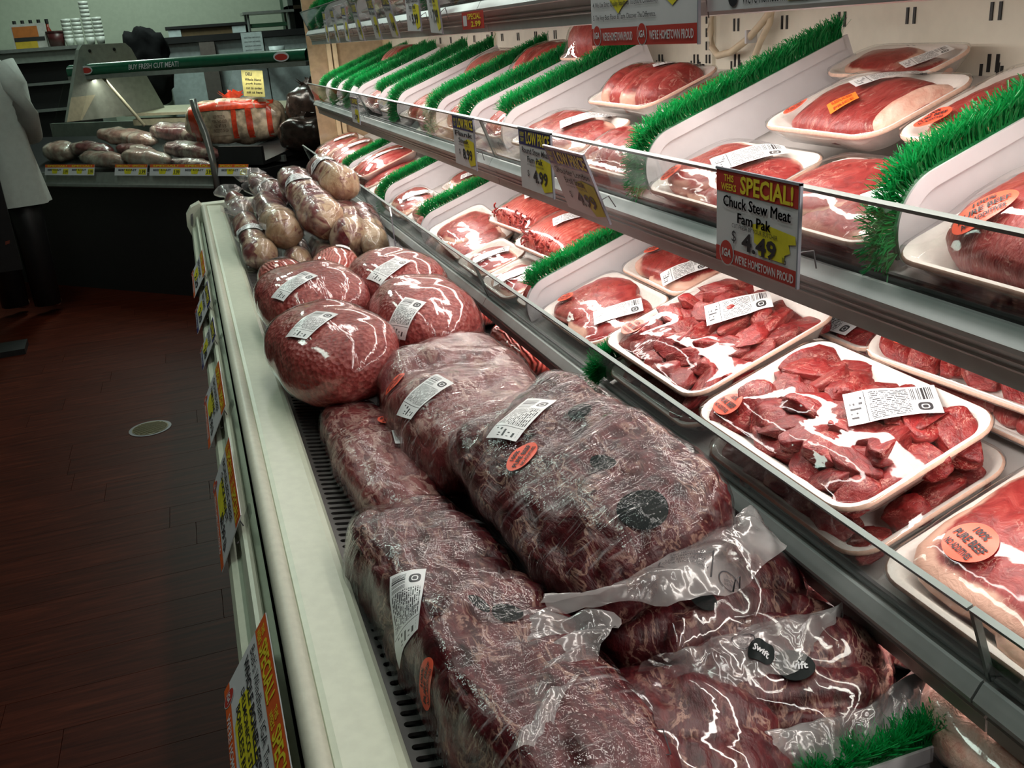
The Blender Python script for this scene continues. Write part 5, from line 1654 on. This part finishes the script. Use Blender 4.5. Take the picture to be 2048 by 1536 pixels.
# meat laid out in the counter
M['darkmeat'] = meat('counter_meat', (0.07, 0.012, 0.016), (0.14, 0.03, 0.032), (0.24, 0.09, 0.08), (0.50, 0.42, 0.34), 0.14, 8, veins=0.9)
M['palemeat'] = meat('counter_pale_meat', (0.28, 0.13, 0.11), (0.42, 0.25, 0.20), (0.56, 0.44, 0.36), (0.62, 0.55, 0.45), 0.14, 8, veins=0.9)
for i, (s, d, z, L, wd, hh, mt, lab) in enumerate(((1.62, 0.29, -0.550, 0.26, 0.16, 0.13, 'palemeat', 'round reddish roast at the left end of the butcher counter'), (1.36, 0.32, -0.540, 0.38, 0.14, 0.09, 'darkmeat', 'wrapped grey roast behind the left counter price strip'), (1.02, 0.13, -0.575, 0.36, 0.12, 0.09, 'palemeat', 'tapered wrapped cut at the counter front'),
                                                    (1.11, 0.42, -0.480, 0.58, 0.14, 0.10, 'palemeat', 'long tied roast at the rear of the counter'), (0.66, 0.15, -0.575, 0.40, 0.13, 0.10, 'palemeat', 'netted pale roast in the middle of the counter front'), (0.64, 0.46, -0.465, 0.52, 0.16, 0.11, 'darkmeat', 'dark loin with a pale top at the rear of the counter'),
                                                    (0.36, 0.22, -0.545, 0.46, 0.14, 0.10, 'darkmeat', 'dark loin in the middle row by the steel post'), (0.22, 0.08, -0.600, 0.34, 0.08, 0.05, 'darkmeat', 'flat rib rack at the counter front beside the post'), (0.92, 0.30, -0.545, 0.30, 0.10, 0.07, 'darkmeat', 'small dark cut behind the netted roast'))):
    p = CM @ Vector((-s, d, C + z))
    roast('counter_roast', lab, 'meat', p, (L, wd, hh), math.atan2(CX.y, CX.x) + R(4 * (i % 3 - 1)), R(6), R(10), 100 + i, mt, 'filmshank', 2.6, 0.010, 0.006, n=16)
# orange, white and yellow price strips along the counter lip
for i, (s0, s1, lab) in enumerate(((1.42, 0.965, 'orange topped price strip at the left of the counter lip'), (0.785, 0.512, 'short orange topped price strip on the counter lip'), (0.49, -0.02, 'long orange topped price strip on the counter lip'), (-0.05, -0.27, 'orange topped price strip beyond the steel post'))):
    A, B_, D_ = CM @ Vector((-s0, 0.008, C - 0.590)), CM @ Vector((-s1, 0.008, C - 0.590)), CM @ Vector((-s0, -0.014, C - 0.652))
    t, w, h, rect, text, blob, badge = card('price_strip', lab, A, B_, D_, cat='price sign', group='price strips on the counter lip')
    rect('header_band', 0, 0.72, 1, 1, 'orange')
    text('SPECIAL!   SPECIAL!', 0.05, 0.77, 0.95, 0.95, 'yellow', 0.02)
    for q in range(2 if w > 0.3 else 1):
        x0 = q * 0.5
        k = 0.5 if w > 0.3 else 1.0
        blob([(x0 + 0.28 * k, 0.6), (x0 + 0.55 * k, 0.6), (x0 + 0.50 * k, 0.15), (x0 + 0.32 * k, 0.15)])
        blob([(x0 + 0.76 * k, 0.6), (x0 + 0.97 * k, 0.6), (x0 + 0.97 * k, 0.08), (x0 + 0.74 * k, 0.08)])
        text('BEEF ROAST', x0 + 0.12 * k, 0.40, x0 + 0.68 * k, 0.58, 'ink', 0.02)
        text('3.99', x0 + 0.77 * k, 0.15, x0 + 0.95 * k, 0.5, 'ink', 0.02)

# printed bags heaped on the counter
M['redbag'] = plain('red_bag_print', (0.55, 0.05, 0.02), 0.25, 0, 0.5, 0.3, 0.4, 40)
M['tanbag'] = plain('clear_bag_tan', (0.55, 0.42, 0.30), 0.22, 0, 0.6, 0.5, 0.6, 25)
M['darkbag'] = plain('dark_bag', (0.035, 0.022, 0.018), 0.22, 0, 0.6, 0.5, 0.6, 25)


def bag(label, s, d, z, dims, yaw, seed, panel=True, dark=False):
    p = CM @ Vector((-s, d, C + z))
    vs0, fs = cubesphere(14)
    vs = []
    for q in vs0:
        r = (abs(q[0]) ** 2.8 + abs(q[1]) ** 2.8 + abs(q[2]) ** 2.8) ** (-1 / 2.8)
        v = Vector((q[0] * r * dims[0] / 2, q[1] * r * dims[1] / 2, q[2] * r * dims[2] / 2))
        v *= 1 + 0.14 * nz(v, 14, seed)
        vs.append(v)
    t = thing('printed_bag', label, 'bag', pos(p, yaw))
    put('bag_body', mesh_from('bag_body', vs, fs, M['darkbag' if dark else 'tanbag']), t)
    bv = bvh_of(vs, fs)
    if panel:
        f = mapper(bv, (0, 0, 0), 0, 0.004, (0, -1, 0.15), (0, 0, 1))
        for x, w in ((-0.22, 0.06), (0.03, 0.03), (0.12, 0.035), (0.23, 0.03)):
            decal('red_band', lambda a, b, l=0, x=x: f(a + x, b, l), w, dims[2] * 0.8, M['redbag'], t, 4, 8)
        decal('red_band', lambda a, b, l=0: f(a, b + dims[2] * 0.30, l + 0.001), 0.44, 0.05, M['redbag'], t, 10, 3)
        f2 = lambda a, b, l=0: f(a - 0.055, b - 0.02, l)
        s2 = decal('print_panel', f2, 0.11, dims[2] * 0.5, plain('bag_panel_print', (0.42, 0.32, 0.24), 0.3), t, 8, 8)
        decal_text(f2, 'KEEP FROZEN\nPORK SHOULDER\nNET WT 10 LB\nPRODUCT OF USA', 0.09, dims[2] * 0.36, s2, plain('brown_print', (0.12, 0.05, 0.03), 0.5), 0.0)
    mb = MB()
    for k in range(9):
        a = k / 8 * math.pi
        mb.add([(-0.02, 0, dims[2] * 0.42), (0.02, 0, dims[2] * 0.42), (0.05 * math.cos(a) + 0.03, 0.05 * math.sin(a) - 0.02, dims[2] * (0.55 + 0.12 * math.sin(k * 2.3))), (0.05 * math.cos(a) - 0.03, 0.05 * math.sin(a) - 0.02, dims[2] * (0.58 + 0.1 * math.cos(k * 1.7)))], [(0, 1, 2, 3)])
    part('gathered_neck', mb, M['darkbag' if dark else 'redbag'], t)
    return t


YW = math.atan2(CX.y, CX.x)
bag('red and tan printed plastic bag on the butcher counter', 0.16, 0.42, -0.395, (0.58, 0.24, 0.27), YW + R(25), 3)
bag('dark glossy bag behind the printed bag on the counter', -0.30, 0.58, -0.36, (0.30, 0.22, 0.28), YW + R(20), 5, False, True)
bag('dark printed bag at the end of the counter by the meat case', -0.42, 0.36, -0.47, (0.32, 0.24, 0.18), YW + R(20), 7, False, True)
# yellow handwritten notice on the counter glass
A, B_, D_ = CM @ Vector((-0.005, 0.40, C - 0.115)), CM @ Vector((0.155, 0.40, C - 0.125)), CM @ Vector((-0.045, 0.40, C - 0.255))
M['notepaper'] = plain('yellow_note_paper', (0.50, 0.47, 0.16), 0.6)
t, w, h, rect, text, blob, badge = card('paper_notice', 'yellow handwritten notice standing behind the printed bag', A, B_, D_, cat='notice', mat='notepaper')
text('DELI', 0.2, 0.80, 0.5, 0.92, 'ink', 0.02)
for q in range(4):
    text(('Whole Hams', 'pork butts', 'cut to order', 'ask us here')[q], 0.15, 0.60 - q * 0.16, 0.9, 0.70 - q * 0.16, 'ink', 0.01, shear=0.3)

# ================================================================== behind the counter
M['dullwhite'] = plain('dull_white_panel', (0.55, 0.62, 0.63), 0.5)
wt = thing('work_counter', 'black topped work counter against the pale green wall', 'counter')
part('worktop', MB().box((-0.16, 8.6, C + 0.085), (1.9, 9.58, C + 0.135)), M['black'], wt)
for i in range(5):
    part('cabinet_front', MB().box((-0.05 + i * 0.40, 8.66, 0.1), (0.34 + i * 0.40, 8.70, C + 0.08)), M['dullwhite'], wt)
part('cabinet_body', MB().box((-0.06, 8.70, 0.0), (1.9, 9.58, C + 0.085)), M['greygreen'], wt)
part('grey_upright', MB().box((0.22, 8.56, 0.2), (0.34, 8.65, C + 0.08)), plain('brown_grey', (0.16, 0.13, 0.12), 0.6), wt)
bx = thing('carton_tray', 'low brown carton with white ends on the black worktop', 'carton')
M['carton'] = plain('brown_carton', (0.17, 0.11, 0.055), 0.7)
part('carton_body', MB().box((0.02, 8.9, C + 0.135), (0.62, 9.2, C + 0.20)), M['carton'], bx)
part('carton_end', MB().box((0.0, 8.88, C + 0.135), (0.10, 8.9, C + 0.195)).box((0.52, 8.88, C + 0.135), (0.63, 8.9, C + 0.195)), M['dullwhite'], bx, kind='stuff')
part('carton_rim', MB().box((-0.02, 8.87, C + 0.20), (0.65, 9.22, C + 0.222)), M['black'], bx)
sc_ = thing('steel_stand', 'small steel stand holding a tray on the worktop', 'stand')
part('stand_top', MB().box((0.62, 8.8, C + 0.275), (1.05, 9.15, C + 0.295)), M['steel'], sc_)
for x in (0.66, 1.0):
    part('leg', MB().tube([(x, 8.84, C + 0.135), (x, 8.84, C + 0.275)], 0.012, 8), M['steel'], sc_)
    part('leg', MB().tube([(x, 9.1, C + 0.135), (x, 9.1, C + 0.275)], 0.012, 8), M['steel'], sc_)
part('lower_tray', MB().box((0.68, 8.86, C + 0.17), (0.98, 9.08, C + 0.20)), plain('green_tray', (0.03, 0.10, 0.05), 0.5), sc_)
A = (0.55, 8.55, C + 0.13)
t, w, h, rect, text, blob, badge = card('paper_notice', 'white paper taped to the work counter front', A, (0.72, 8.55, C + 0.13), (0.56, 8.55, C - 0.12), cat='notice', mat='dullwhite')
for q in range(6):
    text('store hours and notices', 0.12, 0.82 - q * 0.13, 0.88, 0.87 - q * 0.13, 'ink', 0.0)
jr = thing('orange_tub', 'white tub with an orange band in front of the work counter', 'tub', Matrix.Translation((0.83, 8.5, C - 0.06)))
part('tub_body', MB().tube([(0, 0, -0.05), (0, 0, 0.07)], [0.055, 0.065], 16), M['dullwhite'], jr, True)
part('orange_band', MB().tube([(0, 0, -0.03), (0, 0, 0.015)], 0.064, 16, caps=False), plain('orange_band', (0.6, 0.2, 0.01), 0.4), jr, True)
part('tub_shelf', MB().box((-0.12, -0.08, -0.07), (0.2, 0.08, -0.05)), M['greygreen'], jr)
ck = thing('glass_cabinet', 'tall dark glass cabinet beyond the end of the meat case', 'cabinet')
M['darkgreen'] = plain('dark_green_interior', (0.012, 0.05, 0.025), 0.5)
part('cabinet_back', MB().box((1.02, 9.3, C + 0.14), (2.2, 9.55, 3.0)), M['darkgreen'], ck)
for x in (1.02, 1.22, 1.50, 1.85):
    part('cabinet_frame', MB().box((x, 8.95, C + 0.14), (x + 0.045, 9.3, 3.0)), M['steel'], ck)
part('cabinet_shelf', MB().box((1.02, 8.95, C + 0.30), (2.2, 9.3, C + 0.33)), plain('brown_shelf', (0.06, 0.035, 0.02), 0.5), ck)
part('cabinet_pane', MB().box((1.02, 8.94, C + 0.14), (2.2, 8.945, 3.0)), M['glass'], ck)
# dark jacket hung at the end of the worktop
jk = thing('dark_jacket', 'black jacket hanging over the end of the work counter', 'jacket')
vs0, fs = cubesphere(12)
vs = []
for q in vs0:
    r = (abs(q[0]) ** 3 + abs(q[1]) ** 3 + abs(q[2]) ** 3) ** (-1 / 3)
    v = Vector((q[0] * r * 0.16, q[1] * r * 0.10, q[2] * r * 0.26))
    v.x += 0.10 * (0.26 - v.z) * 0.5
    v *= 1 + 0.30 * nz(v, 13, 4)
    vs.append(v + Vector((-0.20, 8.3, C - 0.06)))
put('jacket_body', mesh_from('jacket_body', vs, fs, plain('black_cloth', (0.010, 0.010, 0.011), 0.95, 0, 0.1)), jk)
part('jacket_hook', MB().tube([(-0.22, 8.3, C + 0.16), (-0.22, 8.42, C + 0.20), (-0.22, 8.6, C + 0.12)], 0.012, 6), M['black'], jk)

# upright cooler at the left with goods on its top
cl = thing('upright_cooler', 'grey upright cooler with a dark open front behind the counter', 'cooler')
part('cooler_body', MB().box((-1.75, 8.60, 0), (-0.62, 9.5, C + 0.02)), M['black'], cl)
part('cooler_top', MB().prism([(-1.75, C + 0.02), (-1.75, C + 0.12), (-0.62, C + 0.12), (-0.58, C + 0.02)], 8.45, 9.5), M['greygreen'], cl)
part('cooler_edge', MB().box((-1.75, 8.42, C + 0.10), (-0.60, 8.46, C + 0.125)), M['steel'], cl)
part('cooler_side', MB().box((-0.62, 8.5, 0), (-0.58, 9.5, C + 0.02)), M['greygreen'], cl)
for z in (-0.15, -0.35):
    part('cooler_shelf', MB().box((-1.70, 8.5, C + z), (-0.64, 8.75, C + z + 0.02)), M['steel'], cl)
pc = thing('printed_carton', 'colourful red and yellow printed carton on the cooler', 'carton', Matrix.Translation((-1.02, 8.75, C + 0.12)))
part('carton_body', MB().box((-0.14, -0.05, 0), (0.10, 0.1, 0.19)), plain('white_carton', (0.40, 0.38, 0.36), 0.6), pc)
part('yellow_print', MB().box((-0.13, -0.052, 0.0), (0.03, -0.05, 0.06)), plain('yellow_print', (0.45, 0.30, 0.02), 0.5), pc)
part('orange_print', MB().box((-0.13, -0.052, 0.09), (0.05, -0.05, 0.17)), plain('orange_print', (0.38, 0.11, 0.02), 0.5), pc)
part('black_print', MB().box((-0.13, -0.053, 0.06), (0.09, -0.05, 0.09)), M['black'], pc)
for i in range(5):
    b = thing('sauce_bottle', f'small dark capped bottle behind the printed carton, {("first", "second", "third", "fourth", "last")[i]} in its row', 'bottle', Matrix.Translation((-1.16 + i * 0.06, 8.98, C + 0.12)), 'bottles on the cooler')
    part('bottle_body', MB().tube([(0, 0, 0), (0, 0, 0.13), (0, 0, 0.16), (0, 0, 0.19)], [0.025, 0.025, 0.012, 0.011], 12), plain('red_sauce', (0.18, 0.02, 0.01), 0.3), b, True)
    part('bottle_cap', MB().tube([(0, 0, 0.19), (0, 0, 0.225)], 0.014, 12), M['black'], b)
bw_ = thing('dark_bowl', 'dark reddish tub beside the printed carton', 'tub', Matrix.Translation((-0.85, 8.72, C + 0.125)))
part('tub_body', MB().tube([(0, 0, 0), (0, 0, 0.11)], [0.055, 0.068], 18), plain('dark_red_tub', (0.06, 0.012, 0.012), 0.4), bw_, True)
part('tub_rim', MB().tube([(0, 0, 0.105), (0, 0, 0.118)], 0.072, 18), plain('dark_red_rim', (0.04, 0.01, 0.01), 0.4), bw_)
M['cup'] = plain('white_cup', (0.52, 0.54, 0.50), 0.45)
for i, (x, hh) in enumerate(((-0.755, 0.19), (-0.68, 0.20), (-0.60, 0.31), (-0.525, 0.18))):
    cu = thing('cup_stack', 'stack of white foam cups on the cooler, ' + ('farthest left of four', 'second of four', 'tallest of four', 'last of four')[i], 'cup stack', Matrix.Translation((x, 8.7, C + 0.125)), 'cup stacks on the cooler')
    n = int(hh / 0.030)
    part('cup', MB().tube([(0, 0, 0), (0, 0, 0.055)], [0.028, 0.036], 14), M['cup'], cu, True)
    cm = MB().tube([(0, 0, 0), (0, 0, 0.026)], [0.034, 0.037], 14).mesh('cup', M['cup'], True)
    for k in range(n - 1):
        put('cup', cm, cu, Matrix.Translation((0, 0, 0.055 + k * 0.030)))

# ================================================================== shopper in a white coat, cut by the frame
pe = thing('person', 'person in a long white coat and dark trousers facing the counter', 'person', pos((-1.06, 6.12, 0), R(-20)))
M['coat'] = plain('white_coat_cloth', (0.50, 0.51, 0.48), 0.8, 0, 0.2, 0.06)
M['skin'] = plain('skin', (0.50, 0.30, 0.22), 0.55)
M['hair'] = plain('dark_hair', (0.03, 0.02, 0.015), 0.6)


def skinned(name, nodes, edges, mat, parent):
    me = bpy.data.meshes.new(name)
    me.from_pydata([n[0] for n in nodes], edges, [])
    me.materials.append(mat)
    o = put(name, me, parent)
    sk = o.modifiers.new('skin', 'SKIN')
    sk.use_smooth_shade = True
    for i, n in enumerate(nodes):
        r = n[1] if isinstance(n[1], tuple) else (n[1], n[1])
        me.skin_vertices[0].data[i].radius = r
        me.skin_vertices[0].data[i].use_root = (i == 0)
    ss = o.modifiers.new('sub', 'SUBSURF')
    ss.levels = ss.render_levels = 2
    return o


skinned('body', [((0, 0, 0.92), (0.15, 0.11)), ((0, 0, 1.15), (0.14, 0.10)), ((0, 0, 1.38), (0.16, 0.10)), ((0, 0, 1.48), (0.06, 0.055)), ((0, 0.01, 1.56), (0.055, 0.055)), ((0, 0.02, 1.66), (0.085, 0.10)), ((0, 0.01, 1.76), (0.06, 0.075)),
                 ((0.10, 0, 0.86), 0.09), ((0.10, 0.01, 0.48), 0.062), ((0.10, -0.01, 0.10), 0.045), ((0.10, 0.12, 0.04), 0.04), ((-0.10, 0, 0.86), 0.09), ((-0.10, 0.01, 0.48), 0.062), ((-0.10, -0.01, 0.10), 0.045), ((-0.10, 0.12, 0.04), 0.04)],
        [(0, 1), (1, 2), (2, 3), (3, 4), (4, 5), (5, 6), (0, 7), (7, 8), (8, 9), (9, 10), (0, 11), (11, 12), (12, 13), (13, 14)], M['skin'], pe)
# trousers and hair over the body
for sx in (-1, 1):
    part('trouser_leg', MB().tube([(sx * 0.10, 0, 0.06), (sx * 0.10, 0.01, 0.48), (sx * 0.095, 0, 0.88)], [0.075, 0.085, 0.115], 14), M['black'], pe, True)
hv, hf = cubesphere(8)
part('hair', MB().add([(v[0] * 0.098, 0.0 + v[1] * 0.112, 1.70 + max(v[2], -0.5) * 0.115) for v in hv], hf), M['hair'], pe, True)
part('nose', MB().add([(v[0] * 0.014, 0.118 + v[1] * 0.022, 1.645 + v[2] * 0.024) for v in hv], hf), M['skin'], pe, True)
# coat: folded shell from the shoulders to below the knee
K = 40
rings = [(1.50, 0.075, 0.07), (1.46, 0.15, 0.09), (1.40, 0.205, 0.125), (1.25, 0.215, 0.145), (1.05, 0.205, 0.145), (0.95, 0.215, 0.155), (0.80, 0.235, 0.17), (0.66, 0.255, 0.185)]
cvs, cfs = [], []
for j, (z, a, b) in enumerate(rings):
    for k in range(K):
        w = 2 * math.pi * k / K
        fo = 1 + (0.05 if j > 3 else 0.015) * (j / 7) * math.sin(w * 7 + j * 0.5) + 0.03 * nz((math.cos(w), math.sin(w), z * 2), 2.0, 3)
        cvs.append((a * math.cos(w) * fo, b * math.sin(w) * fo, z))
for j in range(len(rings) - 1):
    for k in range(K):
        cfs.append((j * K + k, j * K + (k + 1) % K, (j + 1) * K + (k + 1) % K, (j + 1) * K + k))
part('coat', MB().add(cvs, cfs), M['coat'], pe, True)
for sx in (-1, 1):
    pts = [Vector((sx * 0.17, 0.0, 1.42)), Vector((sx * 0.215, 0.0, 1.30)), Vector((sx * 0.235, 0.02, 1.14)), Vector((sx * 0.190, 0.11, 1.03)), Vector((sx * 0.115, 0.19, 1.02))]
    part('coat_sleeve', MB().tube(pts, [0.075, 0.072, 0.064, 0.058, 0.052], 16), M['coat'], pe, True)
    h0 = pts[-1] + Vector((0, 0.04, 0))
    hb = MB()
    hb.add([(h0.x + v[0] * 0.024, h0.y + v[1] * 0.045, h0.z + v[2] * 0.016) for v in hv], hf)
    for q in range(4):
        hb.tube([h0 + Vector((-0.018 + q * 0.012, 0.03, 0)), h0 + Vector((-0.018 + q * 0.012, 0.065 + 0.006 * (1.5 - abs(q - 1.5)), -0.004)), h0 + Vector((-0.018 + q * 0.012, 0.088 + 0.006 * (1.5 - abs(q - 1.5)), -0.018))], [0.008, 0.0075, 0.006], 8)
    hb.tube([h0 + Vector((-sx * 0.02, 0.0, 0)), h0 + Vector((-sx * 0.038, 0.025, 0.0)), h0 + Vector((-sx * 0.04, 0.05, -0.006))], [0.009, 0.0085, 0.007], 8)
    part('hand', hb, M['skin'], pe, True)

# dark printed display board at the very edge of the frame
db = thing('display_board', 'dark display board with faint red print at the edge of the frame', 'display board', frame((-1.30, 5.32, 0), (1, 0.06, 0), (0, 0, 1)))
part('board', MB().box((-0.10, 0.42, -0.02), (0.375, 1.75, 0.0)), plain('board_black', (0.014, 0.013, 0.014), 0.4), db)
part('board_foot', MB().box((-0.05, 0.0, -0.10), (0.30, 0.03, 0.10)).box((0.05, 0.03, -0.03), (0.09, 0.5, -0.02)), M['black'], db)
rb = MB()
rd = random.Random(8)
for i in range(16):
    x, y = 0.19 + rd.uniform(0, 0.14), 0.5 + i * 0.055
    rb.add([(x, y, 0.001), (x + 0.022, y + 0.006, 0.001), (x + 0.026, y + 0.022, 0.001), (x + 0.004, y + 0.018, 0.001)], [(0, 1, 2, 3)])
part('red_print', rb, plain('board_red', (0.16, 0.03, 0.015), 0.5), db, kind='stuff')
